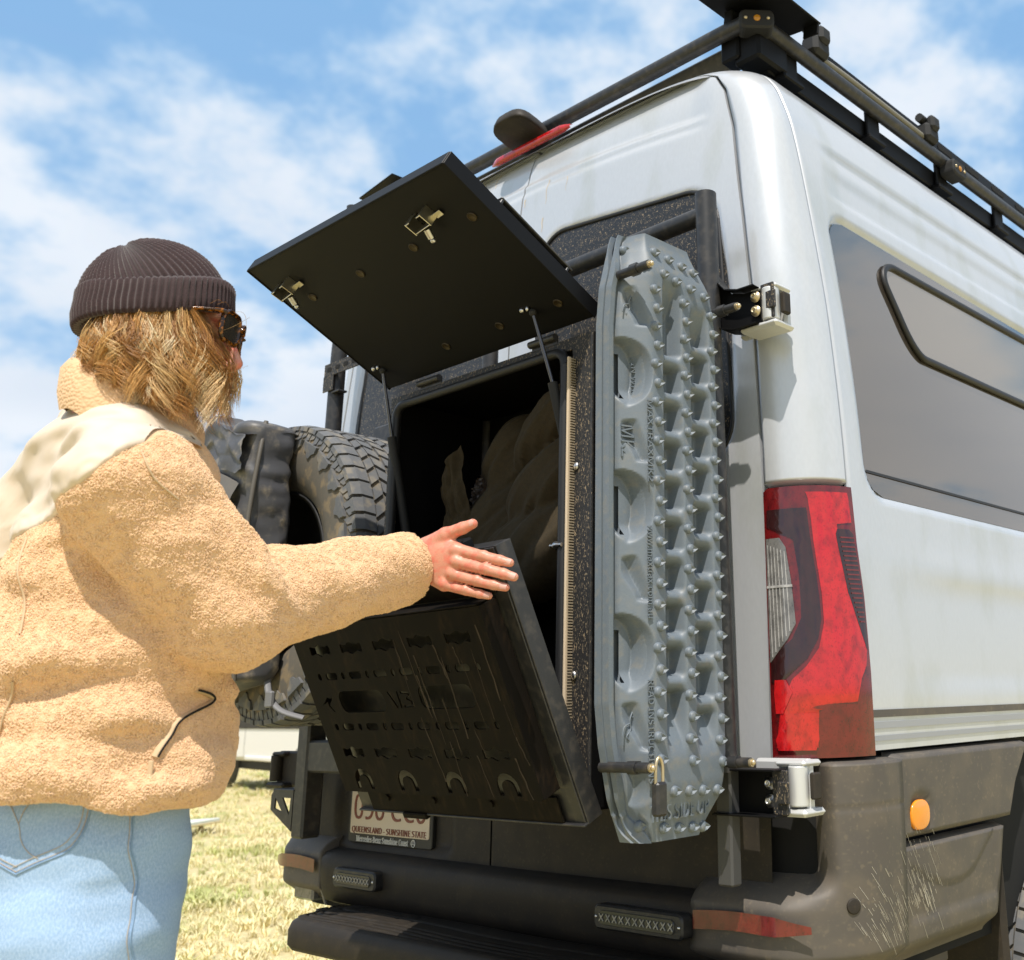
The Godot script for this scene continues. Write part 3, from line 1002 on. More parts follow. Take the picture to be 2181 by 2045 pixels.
# tyre with a blocky all-terrain tread; its axle runs along the z axis of xf
func build_tyre(m: MB, m2: MB, xf: Transform3D, R: float, W: float) -> void:
	var o := MB.new()
	var prof := [Vector2(0.205, -0.36), Vector2(0.225, -0.43), Vector2(0.27, -0.495), Vector2(0.32, -0.50), Vector2(0.355, -0.475), Vector2(0.376, -0.435), Vector2(0.382, -0.40), Vector2(0.384, 0.0)]
	var full := []
	for q in prof: full.append(Vector2(q.x / 0.39 * R, q.y * W))
	for i in range(prof.size() - 2, -1, -1): full.append(Vector2(prof[i].x / 0.39 * R, -prof[i].y * W))
	o.grid(func(i: int, j: int) -> Vector3:
		var a := TAU * i / 90.0
		return Vector3(full[j].x * cos(a), full[j].x * sin(a), full[j].y), 90, full.size() - 1, true)
	_place(m, o, xf)
	o = MB.new()
	# blocks: [across -1..1 from, to, skew at each end], per pitch; heights differ a little
	var n := 52
	var P := func(a: float, w: float, r: float) -> Vector3: return Vector3(r * cos(a), r * sin(a), w * W * 0.5)
	var block := func(a0: float, a1: float, w0: float, w1: float, sk: float, r0: float, r1: float) -> void:
		var q := []
		for t in [[a0, w0], [a1, w0], [a1, w1], [a0, w1]]:
			var f: float = (t[1] - w0) / (w1 - w0)
			q.append([t[0] + sk * f, t[1]])
		var lo := []
		var hi := []
		for t in q:
			lo.append(P.call(t[0], t[1], r0)); hi.append(P.call(t[0], t[1] * (0.985 if absf(t[1]) > 0.7 else 1.0), r1 - (0.006 if absf(t[1]) > 0.9 else 0.0)))
		var c: Vector3 = (lo[0] + lo[2]) * 0.5
		var outw := Vector3(c.x, c.y, 0).normalized()
		o._q4(hi[0], hi[1], hi[2], hi[3], outw)
		for k in 4:
			var e := (k + 1) % 4
			o._q4(lo[k], lo[e], hi[e], hi[k], (lo[k] + lo[e]) * 0.5 - c)
	var st := TAU / n
	for k in n:
		var a := st * k
		for s in [-1.0, 1.0]:
			var ph: float = 0.0 if s > 0 else st * 0.5
			# shoulder block with a stepped edge
			block.call(a + ph, a + ph + st * 0.84, s * 0.52, s * 0.78, s * st * 0.10, R * 0.975, R)
			block.call(a + ph + st * 0.10, a + ph + st * 0.90, s * 0.78, s * 0.97, 0.0, R * 0.955, R)
			# zigzag middle blocks
			block.call(a + ph + st * 0.30, a + ph + st * 1.02, s * 0.28, s * 0.49, -s * st * 0.45, R * 0.975, R)
			block.call(a + ph + st * 0.05, a + ph + st * 0.75, s * 0.03, s * 0.25, s * st * 0.40, R * 0.975, R)
			# side lugs on the shoulder
			for z in 2:
				var b0 := a + ph + st * (0.05 + 0.5 * z)
				var q := []
				for t in [[0.0, 0.972], [0.38, 0.972], [0.38, 0.905 - 0.02 * z], [0.0, 0.925 - 0.02 * z]]:
					q.append([b0 + st * t[0], R * t[1]])
				var w0: float = 0.90
				var lo := []
				var hi := []
				for t in q:
					var wz: float = lerpf(0.93, 0.87, (t[1] / R - 0.90) / 0.07)
					lo.append(P.call(t[0], s * (wz - 0.04), t[1])); hi.append(P.call(t[0], s * (wz + 0.055), t[1]))
				o._q4(hi[0], hi[1], hi[2], hi[3], Vector3(0, 0, s))
				var cc: Vector3 = (lo[0] + lo[2]) * 0.5
				for e in 4:
					o._q4(lo[e], lo[(e + 1) % 4], hi[(e + 1) % 4], hi[e], (lo[e] + lo[(e + 1) % 4]) * 0.5 - cc)
		# sidewall claws, every other pitch
		if k % 2 == 0:
			for s in [-1.0, 1.0]:
				var q := [[0.1, 0.895], [1.7, 0.895], [1.55, 0.84], [1.2, 0.83], [0.95, 0.80], [0.7, 0.795], [0.45, 0.83], [0.15, 0.85]]
				var mid := P.call(a + st * 0.9, s * 0.93, R * 0.855) as Vector3
				for e in q.size():
					var g: Array = q[e]
					var h: Array = q[(e + 1) % q.size()]
					var pa := P.call(a + st * g[0], s * 1.03, R * g[1]) as Vector3
					var pb := P.call(a + st * h[0], s * 1.03, R * h[1]) as Vector3
					var md := Vector3(mid.x, mid.y, s * 1.035 * W * 0.5)
					o._t3(md, pa, pb, Vector3(0, 0, s))
					o._q4(pa - Vector3(0, 0, s * 0.012), pb - Vector3(0, 0, s * 0.012), pb, pa, (pa + pb) * 0.5 - md)
	_place(m2, o, xf)

func _place(m: MB, o: MB, xf: Transform3D) -> void:
	for i in o.v.size():
		o.v[i] = xf * o.v[i]; o.n[i] = xf.basis * o.n[i]
	m.append(o)

# ---------------------------------------------------------------- recovery boards
const BL := [Vector2(0.918, 0.120), Vector2(0.99, 0.088), Vector2(1.081, 0.066), Vector2(1.152, 0.057), Vector2(1.862, 0.055), Vector2(1.942, 0.062), Vector2(2.03, 0.084), Vector2(2.07, 0.102)]
const BR := [Vector2(0.918, 0.275), Vector2(0.985, 0.320), Vector2(1.06, 0.333), Vector2(1.91, 0.330), Vector2(1.971, 0.318), Vector2(2.07, 0.273)]
const GRIPS := [1.768, 1.505, 1.238, 1.005]
const POCKETS := [1.905, 1.632, 1.372, 1.112]

func board_h(w: float, y: float) -> float:
	var h := 0.0
	var wl := lin(y, BL)
	# flank with its stepped rim
	h -= 0.050 * sst(0.136, 0.012 + minf(wl, 0.1), w) * sst(0.14, 0.10, wl)
	h += 0.006 * sst(0.020, 0.012, w - wl) - 0.008 * exp(-pow((w - wl - 0.021) / 0.004, 2))
	var wr := lin(y, BR)
	h -= 0.035 * sst(wr - 0.012, wr, w)
	# two channels
	for k in 2:
		var a := 0.165 if k == 0 else 0.246
		var b := 0.212 if k == 0 else 0.296
		var e := sst(a - 0.006, a + 0.008, w) * sst(b + 0.006, b - 0.008, w)
		if e > 0.0:
			var d := 0.036 * sst(1.05, 1.16, y) * sst(2.0 - 0.05 * k, 1.90 - 0.05 * k, y)
			var y0 := 1.187 if k == 0 else 1.148
			var m := 9 if k == 0 else 10
			var r := (y - y0) / 0.0775
			var q := roundf(r)
			if q >= 0 and q < m:
				var t := (r - q) * 0.0775 / 0.0165
				if absf(t) < 1.0: d = minf(d, 0.034 - 0.029 * sqrt(1 - t * t))
			h -= d * e
	# hand holds: a bowl cut into the flank, straight at the rim side
	for g in GRIPS:
		var t: float = (y - g) / (0.068 if g > 1.1 else 0.045)
		if absf(t) < 1.15:
			var edge := 0.078 + 0.050 * sqrt(maxf(0.0, 1.0 - t * t * 0.9))
			var f := sst(0.003, -0.005, w - edge) * sst(0.070, 0.077, w) * sst(1.04, 0.96, absf(t))
			var floor_h := -0.066 + 0.012 * sst(0.07, 0.12, w) + 0.025 * sst(-0.4, -1.0, t)
			if g < 1.1: floor_h = -0.048
			h = lerpf(h, minf(h, floor_h), f)
	for g in POCKETS:
		var t: float = y - g
		if absf(t) < 0.05:
			var e := 0.114 - 0.010 * t / 0.04
			var f := sst(0.003, -0.004, w - e) * sst(0.074, 0.081, w) * sst(0.042, 0.036, absf(t))
			h = lerpf(h, minf(h, -0.043 + 0.02 * sst(0.02, -0.04, t)), f)
	# ends bend back
	h -= 0.020 * sst(1.02, 0.92, y) + 0.022 * sst(1.97, 2.07, y)
	return h

func board_body() -> MB:
	var m := MB.new()
	var nu := 124
	var nv := 320
	var P := func(i: int, j: int) -> Vector3:
		var y := lerpf(0.918, 2.07, float(j) / nv)
		var w := lerpf(lin(y, BL), lin(y, BR), float(i) / nu)
		return Vector3(0.86 + board_h(w, y), y, 0.46 - w)
	m.grid(P, nu, nv, false, func(i: int, j: int) -> bool:
		var y := lerpf(0.918, 2.07, (j + 0.5) / nv)
		var w := lerpf(lin(y, BL), lin(y, BR), (i + 0.5) / nu)
		for g in GRIPS:
			if absf(y - g + 0.004) < (0.047 if g > 1.1 else -1.0) and w > 0.0840 and w < 0.0960: return false
		return true)
	for e in 4:
		m.grid(func(i: int, j: int) -> Vector3:
			var q := Vector3.ZERO
			if e < 2: q = P.call(0 if e == 0 else nu, i)
			else: q = P.call(i, 0 if e == 2 else nv)
			return q if j == 0 else Vector3(minf(0.800, q.x - 0.002), q.y, q.z), nv if e < 2 else nu, 1, e == 1 or e == 2)
	return m

func boards() -> void:
	var b := thing("recovery_board", "outer grey plastic recovery board studded with teeth, facing the camera", "recovery board", Vector3(0.86, 0.92, 0.3), "recovery boards strapped beside the rear box")
	part("board_body", board_body(), M["grey nylon"], b)
	var o := thing("recovery_board", "inner grey recovery board, only its rim showing behind the outer one", "recovery board", Vector3(0.825, 0.92, 0.3), "recovery boards strapped beside the rear box")
	var back := part("board_body", MB_shift(board_body(), Vector3(-0.017, 0, 0.003)), M["grey nylon"], o)
	back.name = "board_body"
	# one tooth: a low cone with a curved claw
	var t := MB.new()
	t.xf = Transform3D(Basis(Vector3(0, 0, 1), -PI / 2), Vector3.ZERO)
	t.lathe(PackedVector2Array([Vector2(0.0104, -0.004), Vector2(0.0092, 0.0025), Vector2(0.0064, 0.0048), Vector2(0.0, 0.0055)]), 14)
	t.xf = Transform3D()
	# claw: a curved fin that leans towards the front of the van
	var A := [Vector3(0.001, 0.0085, 0.0030), Vector3(0.001, -0.0085, 0.0030), Vector3(0.003, 0.0, 0.0), Vector3(0.001, 0.006, -0.0095), Vector3(0.001, -0.006, -0.0095), Vector3(0.0108, 0.0005, -0.0090), Vector3(0.0085, 0.0055, -0.0015), Vector3(0.0085, -0.0055, -0.0015)]
	t.tri(A[0], A[6], A[2]); t.tri(A[6], A[5], A[2]); t.tri(A[5], A[7], A[2]); t.tri(A[7], A[1], A[2])
	t.quad(A[0], A[3], A[5], A[6]); t.quad(A[1], A[7], A[5], A[4]); t.tri(A[3], A[4], A[5])
	var tm := t.mesh()
	var spots := []
	for k in 3:
		var w: float = [0.143, 0.228, 0.312][k]
		for i in 24:
			spots.append(Vector2(w + 0.003 * (1.0 if i % 2 == 0 else -1.0) - 0.004 * absf(i - 12) / 12.0, 1.055 + i * 0.0386 - 0.006 * k))
	for q in [Vector2(0.125, 0.945), Vector2(0.165, 0.940), Vector2(0.205, 0.936), Vector2(0.243, 0.934), Vector2(0.272, 0.932), Vector2(0.135, 1.010), Vector2(0.178, 1.000), Vector2(0.218, 0.998), Vector2(0.256, 0.996), Vector2(0.296, 0.994), Vector2(0.11, 2.035), Vector2(0.15, 2.030), Vector2(0.19, 2.026), Vector2(0.228, 2.022), Vector2(0.262, 2.018), Vector2(0.122, 1.992), Vector2(0.164, 1.984), Vector2(0.204, 1.980), Vector2(0.243, 1.974), Vector2(0.285, 1.968)]:
		spots.append(q)
	for q in spots:
		var o2 := MeshInstance3D.new()
		o2.mesh = tm; o2.material_override = M["grey nylon"]; o2.name = "tooth"
		o2.position = Vector3(0.86 + board_h(q.x, q.y) + 0.002, q.y, 0.46 - q.x) - b.position
		b.add_child(o2, true)
	# raised lettering
	for w in [["DO NOT SPIN WHEELS", 0.0145, 1.795, 0.121, 0.20], ["MAXTRAXMK2", 0.0145, 1.632, 0.122, 0.16], ["www.maxtrax.com.au", 0.015, 1.385, 0.121, 0.17], ["READ INSTRUCTIONS", 0.0145, 1.105, 0.121, 0.175], ["MK2", 0.036, 1.632, 0.096, 0.062]]:
		var tx := text_part("raised_lettering", w[0], w[1], "Droid Sans", 0.004, "grey nylon", b)
		var wide: float = (tx.mesh as TextMesh).get_aabb().size.x
		var k: float = w[4] / wide
		var slope := Vector3(0, 0, -1) if w[3] > 0.1 else Vector3(0.30, 0, -1).normalized()
		if w[3] > 0.1: slope = Vector3(0.30, 0, -1).normalized()
		var across := Vector3(0, -1, 0)
		tx.transform = Transform3D(Basis(across * k, slope, across.cross(slope).normalized()), Vector3(0.8605 + board_h(w[3], w[2]) + (0.004 if w[3] > 0.1 else 0.001), w[2], 0.46 - w[3]) - b.position)
	var up := text_part("raised_lettering", "THIS SIDE UP", 0.036, "Droid Sans", 0.004, "grey nylon", b)
	var wd: float = (up.mesh as TextMesh).get_aabb().size.x
	up.transform = Transform3D(Basis(Vector3(0, 0.02, -1) * 0.155 / wd, Vector3(0, 1, 0), Vector3(1, 0, 0)), Vector3(0.8615 + board_h(0.2, 0.967), 0.966, 0.258) - b.position)
	# leaping animal marks in the pockets
	for y in [1.905, 1.112]:
		var mk := MB.new()
		var x0 := 0.8605 + board_h(0.097, y) + 0.002
		for s in [[Vector2(-0.028, 0.012), Vector2(-0.012, 0.004), Vector2(0.004, 0.006), Vector2(0.016, -0.004), Vector2(0.024, 0.004)], [Vector2(-0.006, 0.004), Vector2(0.0, -0.010), Vector2(0.014, -0.014)], [Vector2(-0.026, 0.012), Vector2(-0.020, 0.018), Vector2(-0.016, 0.010)]]:
			var pp := []
			for q in s: pp.append(Vector3(x0, y - q.x, 0.46 - 0.097 - q.y))
			mk.tube(smooth_path(pp, 4), 0.0016, 5)
		part("raised_emblem", mk, M["grey nylon"], b)
	# pins that hold the boards, with a brass padlock on the lower one
	var pn := thing("board_mount", "black threaded mounting pins through the grey recovery board", "mount", Vector3(0.86, 1.5, 0.3))
	for q in [Vector3(0.78, 1.968, 0.378), Vector3(0.78, 1.046, 0.385), Vector3(0.80, 1.943, 0.137), Vector3(0.80, 1.041, 0.137)]:
		var p := MB.new()
		p.tube(PackedVector3Array([q, q + Vector3(0.118, 0, 0)]), 0.0095, 10)
		p.tube(PackedVector3Array([q + Vector3(0.07, 0, 0), q + Vector3(0.09, 0, 0)]), 0.0125, 6)
		var pm := part("pin", p, M["black metal"], pn)
		var c := MB.new()
		c.tube(PackedVector3Array([q + Vector3(0.117, 0, 0), q + Vector3(0.123, 0, 0)]), 0.0075, 10)
		c.ball(q + Vector3(0.125, 0, 0), Vector3(0.005, 0.005, 0.005), 8, 5)
		part("pin_end", c, M["gold washer"], pm)
	var lk := MB.new()
	lk.box(Vector3(0.90, 0.995, 0.365), Vector3(0.018, 0.055, 0.026), 0.004)
	var lm := part("padlock", lk, M["black metal"], pn)
	var sh := MB.new()
	sh.tube(smooth_path([Vector3(0.90, 1.02, 0.356), Vector3(0.90, 1.05, 0.357), Vector3(0.90, 1.062, 0.365), Vector3(0.90, 1.05, 0.373), Vector3(0.90, 1.02, 0.374)]), 0.003, 6)
	part("shackle", sh, M["gold washer"], lm)

func MB_shift(m: MB, d: Vector3) -> MB:
	for i in m.v.size(): m.v[i] += d
	return m

# ---------------------------------------------------------------- box on the rear door
const LID := Transform3D(Basis(Vector3(1, 0, 0), Vector3(0, 0.4617, 0.887), Vector3(0, -0.887, 0.4617)), Vector3(0, 1.895, 0.385))
const DROP := Transform3D(Basis(Vector3(1, 0, 0), Vector3(0, 0.9026, 0.4305), Vector3(0, -0.4305, 0.9026)), Vector3(0, 0.965, 0.39))

func storage_box() -> void:
	var bx := thing("storage_box", "black dusty steel storage box on the rear door with its lid propped open", "storage box", Vector3(0.4, 0.97, 0.25))
	var sides := {
		"side_wall": [[Vector3(0.743, 1.42, 0.24), Vector3(0.004, 0.89, 0.276)], [Vector3(0.052, 1.42, 0.24), Vector3(0.004, 0.89, 0.276)]],
		"top_wall": [[Vector3(0.3975, 1.867, 0.24), Vector3(0.690, 0.005, 0.279)]],
		"bottom_wall": [[Vector3(0.3975, 0.973, 0.24), Vector3(0.690, 0.005, 0.279)]],
		"back_wall": [[Vector3(0.3975, 1.42, 0.100), Vector3(0.694, 0.897, 0.006)]],
		"front_flange": [[Vector3(0.716, 1.42, 0.379), Vector3(0.058, 0.90, 0.004)], [Vector3(0.069, 1.42, 0.379), Vector3(0.038, 0.90, 0.004)], [Vector3(0.388, 1.857, 0.379), Vector3(0.598, 0.026, 0.004)], [Vector3(0.388, 0.985, 0.379), Vector3(0.598, 0.026, 0.004)]]}
	for k in sides:
		for q in sides[k]:
			var m := MB.new()
			m.box(q[0], q[1], 0.0)
			part(k, m, M["dusty black"] if k == "front_flange" else M["lid black"], bx)
	var hem := MB.new()
	hem.tube(PackedVector3Array([Vector3(0.742, 0.972, 0.378), Vector3(0.742, 1.87, 0.378)]), 0.004, 8)
	part("folded_edge", hem, M["black metal"], bx)
	# seal round the opening: black bulb outside, sand-coloured ribbed strip on its right run
	var ring := PackedVector3Array()
	for q in rr_poly(0.088, 0.676, 0.998, 1.842, 0.03, 4): ring.append(Vector3(q.x, q.y, 0.390))
	ring.append(ring[0])
	var g := MB.new()
	g.tube(ring, 0.0105, 8, false)
	var gm := part("door_seal", g, M["rubber seal"], bx)
	var tan := MB.new()
	tan.box(Vector3(0.6905, 1.425, 0.3925), Vector3(0.006, 0.80, 0.010), 0.002)
	part("seal_strip", tan, M["sand rubber"], gm)
	var ribs := MB.new()
	for i in 150: ribs.box(Vector3(0.6935, 1.03 + i * 0.0053, 0.3865), Vector3(0.007, 0.0028, 0.011), 0.0)
	part("seal_ribs", ribs, M["sand rubber dark"], gm).set_meta("kind", "stuff")
	# pin that the closed lid catches on, and dusty rivets of the flange
	for y in [1.448, 1.205]:
		var p := MB.new()
		p.tube(PackedVector3Array([Vector3(0.684, y, 0.40), Vector3(0.674, y, 0.40), Vector3(0.668, y, 0.40), Vector3(0.658, y, 0.40), Vector3(0.653, y, 0.40)]), [0.004, 0.004, 0.0085, 0.003, 0.0045], 10)
		if y > 1.3: part("catch_pin", p, M["steel"], bx)
	for y in [1.60, 1.205]:
		var sc := MB.new()
		sc.ball(Vector3(0.703, y, 0.383), Vector3(0.008, 0.008, 0.005), 10, 6)
		part("rivet", sc, M["steel"], bx)
	# lid
	var l := MB.new()
	l.xf = LID
	l.box(Vector3(0.398, 0.207, -0.003), Vector3(0.712, 0.414, 0.004), 0.001)
	l.box(Vector3(0.753, 0.207, -0.016), Vector3(0.004, 0.418, 0.034), 0.001)
	l.box(Vector3(0.043, 0.207, -0.016), Vector3(0.004, 0.418, 0.034), 0.001)
	l.box(Vector3(0.398, 0.4155, -0.016), Vector3(0.706, 0.004, 0.034), 0.001)
	l.box(Vector3(0.398, 0.207, -0.031), Vector3(0.708, 0.414, 0.003), 0.001)
	var lid := part("lid", l, M["lid black"], bx)
	var rail := MB.new()
	rail.xf = LID
	rail.box(Vector3(0.742, 0.19, -0.046), Vector3(0.022, 0.20, 0.004), 0.001)
	rail.box(Vector3(0.742, 0.10, -0.038), Vector3(0.020, 0.006, 0.014), 0.001)
	rail.box(Vector3(0.742, 0.285, -0.038), Vector3(0.020, 0.006, 0.014), 0.001)
	part("side_rail", rail, M["black metal"], lid)
	for x in [0.61, 0.11]:
		var a := MB.new()
		a.xf = LID * Transform3D(Basis(Vector3(0, 0, 1), 0.1), Vector3(x, 0.345, 0.0))
		for k in [-1, 1]:
			a.box(Vector3(0.026 * k, 0.0, 0.014), Vector3(0.002, 0.030, 0.030), 0.0005)
			a.box(Vector3(0.019 * k, 0.013, 0.014), Vector3(0.012, 0.002, 0.030), 0.0005)
			a.box(Vector3(0.036 * k, -0.012, 0.004), Vector3(0.020, 0.012, 0.002), 0.0005)
		a.box(Vector3(0, -0.012, 0.018), Vector3(0.050, 0.002, 0.020), 0.0005)
		var am := part("latch", a, M["zinc"], lid)
		var b := MB.new()
		b.xf = a.xf
		b.tube(PackedVector3Array([Vector3(-0.004, -0.018, 0.018), Vector3(-0.010, -0.036, 0.022)]), 0.007, 10)
		b.ball(Vector3(-0.012, -0.042, 0.023), Vector3(0.006, 0.006, 0.006), 8, 6)
		part("latch_bolt", b, M["steel"], lid)
	for q in [Vector2(0.705, 0.301), Vector2(0.514, 0.297), Vector2(0.325, 0.296), Vector2(0.135, 0.295), Vector2(0.705, 0.06), Vector2(0.521, 0.058), Vector2(0.336, 0.057)]:
		var d := MB.new()
		d.xf = LID * Transform3D(Basis(Vector3(1, 0, 0), PI / 2), Vector3(q.x, q.y, 0.0))
		d.lathe(PackedVector2Array([Vector2(0.0105, -0.001), Vector2(0.0100, 0.0016), Vector2(0.0085, 0.0018), Vector2(0.0078, 0.0006), Vector2(0.0, 0.0006)]), 16)
		part("plug", d, M["dull plug"], lid)
	for x in [0.205, 0.60]:
		var hg := MB.new()
		hg.tube(PackedVector3Array([Vector3(x - 0.04, 1.881, 0.386), Vector3(x + 0.04, 1.881, 0.386)]), 0.008, 10)
		hg.box(Vector3(x, 1.876, 0.379), Vector3(0.078, 0.02, 0.006), 0.001)
		part("hinge", hg, M["black metal"], bx)
	# gas struts
	for q in [[Vector3(0.632, 1.922, 0.440), Vector3(0.652, 1.777, 0.402), Vector3(0.672, 1.50, 0.335)], [Vector3(0.092, 1.92, 0.436), Vector3(0.092, 1.765, 0.402), Vector3(0.100, 1.50, 0.345)]]:
		var r := MB.new()
		r.tube(PackedVector3Array([q[0], q[1]]), 0.0042, 8)
		var rm := part("gas_strut", r, M["strut rod"], bx)
		var b := MB.new()
		b.tube(PackedVector3Array([q[1], q[2]]), 0.0105, 12)
		part("cylinder", b, M["matt black"], rm)
		var so := MB.new()
		so.ball(q[0], Vector3(0.009, 0.009, 0.009), 10, 6)
		part("rod_eye", so, M["matt black"], rm)
		var e := MB.new()
		e.ball(q[0] + Vector3(-0.02, 0.006, 0.012), Vector3(0.006, 0.006, 0.006), 8, 6)
		e.ball(q[0] + Vector3(-0.004, 0.006, 0.012), Vector3(0.004, 0.006, 0.004), 8, 6)
		part("ball_end", e, M["steel"], rm)
	# drop-down door with a slotted panel bolted on its outside
	var d := MB.new()
	d.xf = DROP
	d.box(Vector3(0.398, 0.245, 0.002), Vector3(0.704, 0.515, 0.004), 0.001)
	d.box(Vector3(0.750, 0.245, -0.014), Vector3(0.004, 0.52, 0.036), 0.001)
	d.box(Vector3(0.046, 0.245, -0.014), Vector3(0.004, 0.52, 0.036), 0.001)
	d.box(Vector3(0.398, 0.503, -0.014), Vector3(0.700, 0.004, 0.036), 0.001)
	d.box(Vector3(0.398, -0.013, 0.004), Vector3(0.706, 0.004, 0.020), 0.001)
	var dm := part("drop_door", d, M["black metal"], bx)
	var rim := MB.new()
	rim.xf = DROP
	rim.box(Vector3(0.735, 0.245, 0.0055), Vector3(0.026, 0.515, 0.003), 0.001)
	part("door_edge", rim, M["black metal"], dm)
	var lt := MB.new()
	lt.xf = DROP
	lt.box(Vector3(0.615, 0.512, -0.006), Vector3(0.11, 0.022, 0.028), 0.004)
	lt.box(Vector3(0.60, 0.497, 0.012), Vector3(0.15, 0.06, 0.016), 0.004)
	part("latch_housing", lt, M["lid black"], dm)
	var pan := CSGPolygon3D.new()
	pan.name = "slotted_panel"
	pan.polygon = PackedVector2Array([Vector2(0.085, 0.052), Vector2(0.706, 0.052), Vector2(0.712, 0.060), Vector2(0.712, 0.415), Vector2(0.085, 0.415)])
	pan.depth = 0.003
	pan.material = M["panel black"]
	var cuts := []
	for k in 5:
		for q in [[0.173 + 0.1135 * k, 0.3625], [0.166 + 0.1145 * k, 0.140]]:
			# bat-shaped slot: three lobes
			var o := PackedVector2Array()
			for i in 28:
				var t: float = -1.0 + 2.0 * (i % 14 + 0.5) / 14.0
				if i >= 14: t = -t
				var hh := (0.0098 + 0.0032 * cos(TAU * t)) * sqrt(maxf(0.0, 1.0 - pow(absf(t), 7.0)))
				o.append(Vector2(q[0] + 0.039 * t, q[1] + (-hh if i < 14 else hh)))
			cuts.append(o)
	for k in 6:
		for q in [[0.183 + 0.0857 * k, 0.306], [0.180 + 0.0862 * k, 0.196]]: cuts.append(rr_poly(q[0] - 0.021, q[0] + 0.021, q[1] - 0.0075, q[1] + 0.0075, 0.007, 3))
	for k in 7:
		for q in [[0.139 + 0.0863 * k, 0.306], [0.137 + 0.0862 * k, 0.196]]: cuts.append(rr_poly(q[0] - 0.006, q[0] + 0.006, q[1] - 0.0075, q[1] + 0.0075, 0.0058, 3))
	cuts.append(rr_poly(0.182, 0.340, 0.227, 0.273, 0.018, 4))
	cuts.append(rr_poly(0.455, 0.617, 0.230, 0.276, 0.018, 4))
	for k in 4:
		var x := 0.168 + 0.153 * k
		var o := PackedVector2Array()
		for i in 11: o.append(Vector2(x - 0.030 * cos(PI * i / 10.0), 0.078 + 0.026 * sin(PI * i / 10.0)))
		o.append_array(PackedVector2Array([Vector2(x + 0.030, 0.060), Vector2(x + 0.018, 0.060)]))
		for i in 9: o.append(Vector2(x + 0.017 * cos(PI * i / 8.0), 0.076 + 0.014 * sin(PI * i / 8.0)))
		o.append_array(PackedVector2Array([Vector2(x - 0.018, 0.060), Vector2(x - 0.030, 0.060)]))
		cuts.append(o)
	# the carved letters
	for o in [[Vector2(0.355, 0.268), Vector2(0.362, 0.268), Vector2(0.377, 0.243), Vector2(0.377, 0.234), Vector2(0.373, 0.234)], [Vector2(0.386, 0.268), Vector2(0.391, 0.268), Vector2(0.391, 0.234), Vector2(0.386, 0.234)], [Vector2(0.398, 0.268), Vector2(0.424, 0.266), Vector2(0.428, 0.258), Vector2(0.422, 0.252), Vector2(0.431, 0.245), Vector2(0.428, 0.236), Vector2(0.398, 0.234), Vector2(0.398, 0.239), Vector2(0.423, 0.240), Vector2(0.424, 0.246), Vector2(0.412, 0.251), Vector2(0.412, 0.254), Vector2(0.421, 0.258), Vector2(0.420, 0.262), Vector2(0.398, 0.263)]]:
		cuts.append(PackedVector2Array(o))
	# small leaping animal at the left end
	cuts.append(PackedVector2Array([Vector2(0.112, 0.246), Vector2(0.126, 0.252), Vector2(0.138, 0.262), Vector2(0.148, 0.258), Vector2(0.155, 0.262), Vector2(0.153, 0.254), Vector2(0.146, 0.251), Vector2(0.140, 0.244), Vector2(0.152, 0.230), Vector2(0.149, 0.229), Vector2(0.135, 0.243), Vector2(0.135, 0.252), Vector2(0.126, 0.248)]))
	for o in cuts:
		var h := CSGPolygon3D.new()
		h.name = "slot"
		h.operation = CSGShape3D.OPERATION_SUBTRACTION
		h.polygon = o; h.depth = 0.02; h.position.z = 0.008
		h.material = M["panel black"]
		pan.add_child(h, true)
	pan.transform = DROP * Transform3D(Basis(), Vector3(0, 0, 0.048))
	dm.add_child(pan)
	var fold := MB.new()
	fold.xf = DROP
	fold.box(Vector3(0.7125, 0.235, 0.028), Vector3(0.0025, 0.36, 0.040), 0.0005)
	fold.box(Vector3(0.084, 0.235, 0.028), Vector3(0.0025, 0.36, 0.040), 0.0005)
	fold.box(Vector3(0.398, 0.418, 0.028), Vector3(0.62, 0.0025, 0.040), 0.0005)
	fold.box(Vector3(0.398, 0.445, 0.016), Vector3(0.64, 0.05, 0.003), 0.0005, Basis(Vector3(1, 0, 0), 0.35))
	part("panel_fold", fold, M["panel black"], dm)
	var hinge := MB.new()
	hinge.xf = DROP
	hinge.box(Vector3(0.398, 0.014, 0.010), Vector3(0.60, 0.05, 0.004), 0.001)
	for x in [0.17, 0.33, 0.51]: hinge.tube(PackedVector3Array([Vector3(x, 0.02, 0.011), Vector3(x, 0.02, 0.016)]), 0.007, 6)
	hinge.box(Vector3(0.25, -0.016, 0.012), Vector3(0.08, 0.012, 0.012), 0.002)
	part("hinge_strip", hinge, M["panel black"], dm)
	# mud that has run down the outside of the panel
	var rng := RandomNumberGenerator.new()
	rng.seed = 5
	var mud := MB.new()
	for i in 20:
		var x := rng.randf_range(0.36, 0.70) if i < 27 else rng.randf_range(0.11, 0.35)
		var y1 := rng.randf_range(0.12, 0.40)
		var y0 := maxf(0.055, y1 - rng.randf_range(0.03, 0.16))
		var w := rng.randf_range(0.0008, 0.0032)
		var dx := rng.randf_range(-0.004, 0.012)
		var pts := PackedVector2Array()
		for k in 8: pts.append(Vector2(x + dx * k / 7.0 + w * (0.5 + 0.5 * sin(k * 1.7 + i)), lerpf(y1, y0, k / 7.0)))
		for k in range(7, -1, -1): pts.append(Vector2(x + dx * k / 7.0 - w * (0.5 + 0.5 * cos(k * 2.1 + i)), lerpf(y1, y0, k / 7.0)))
		mud.xf = DROP
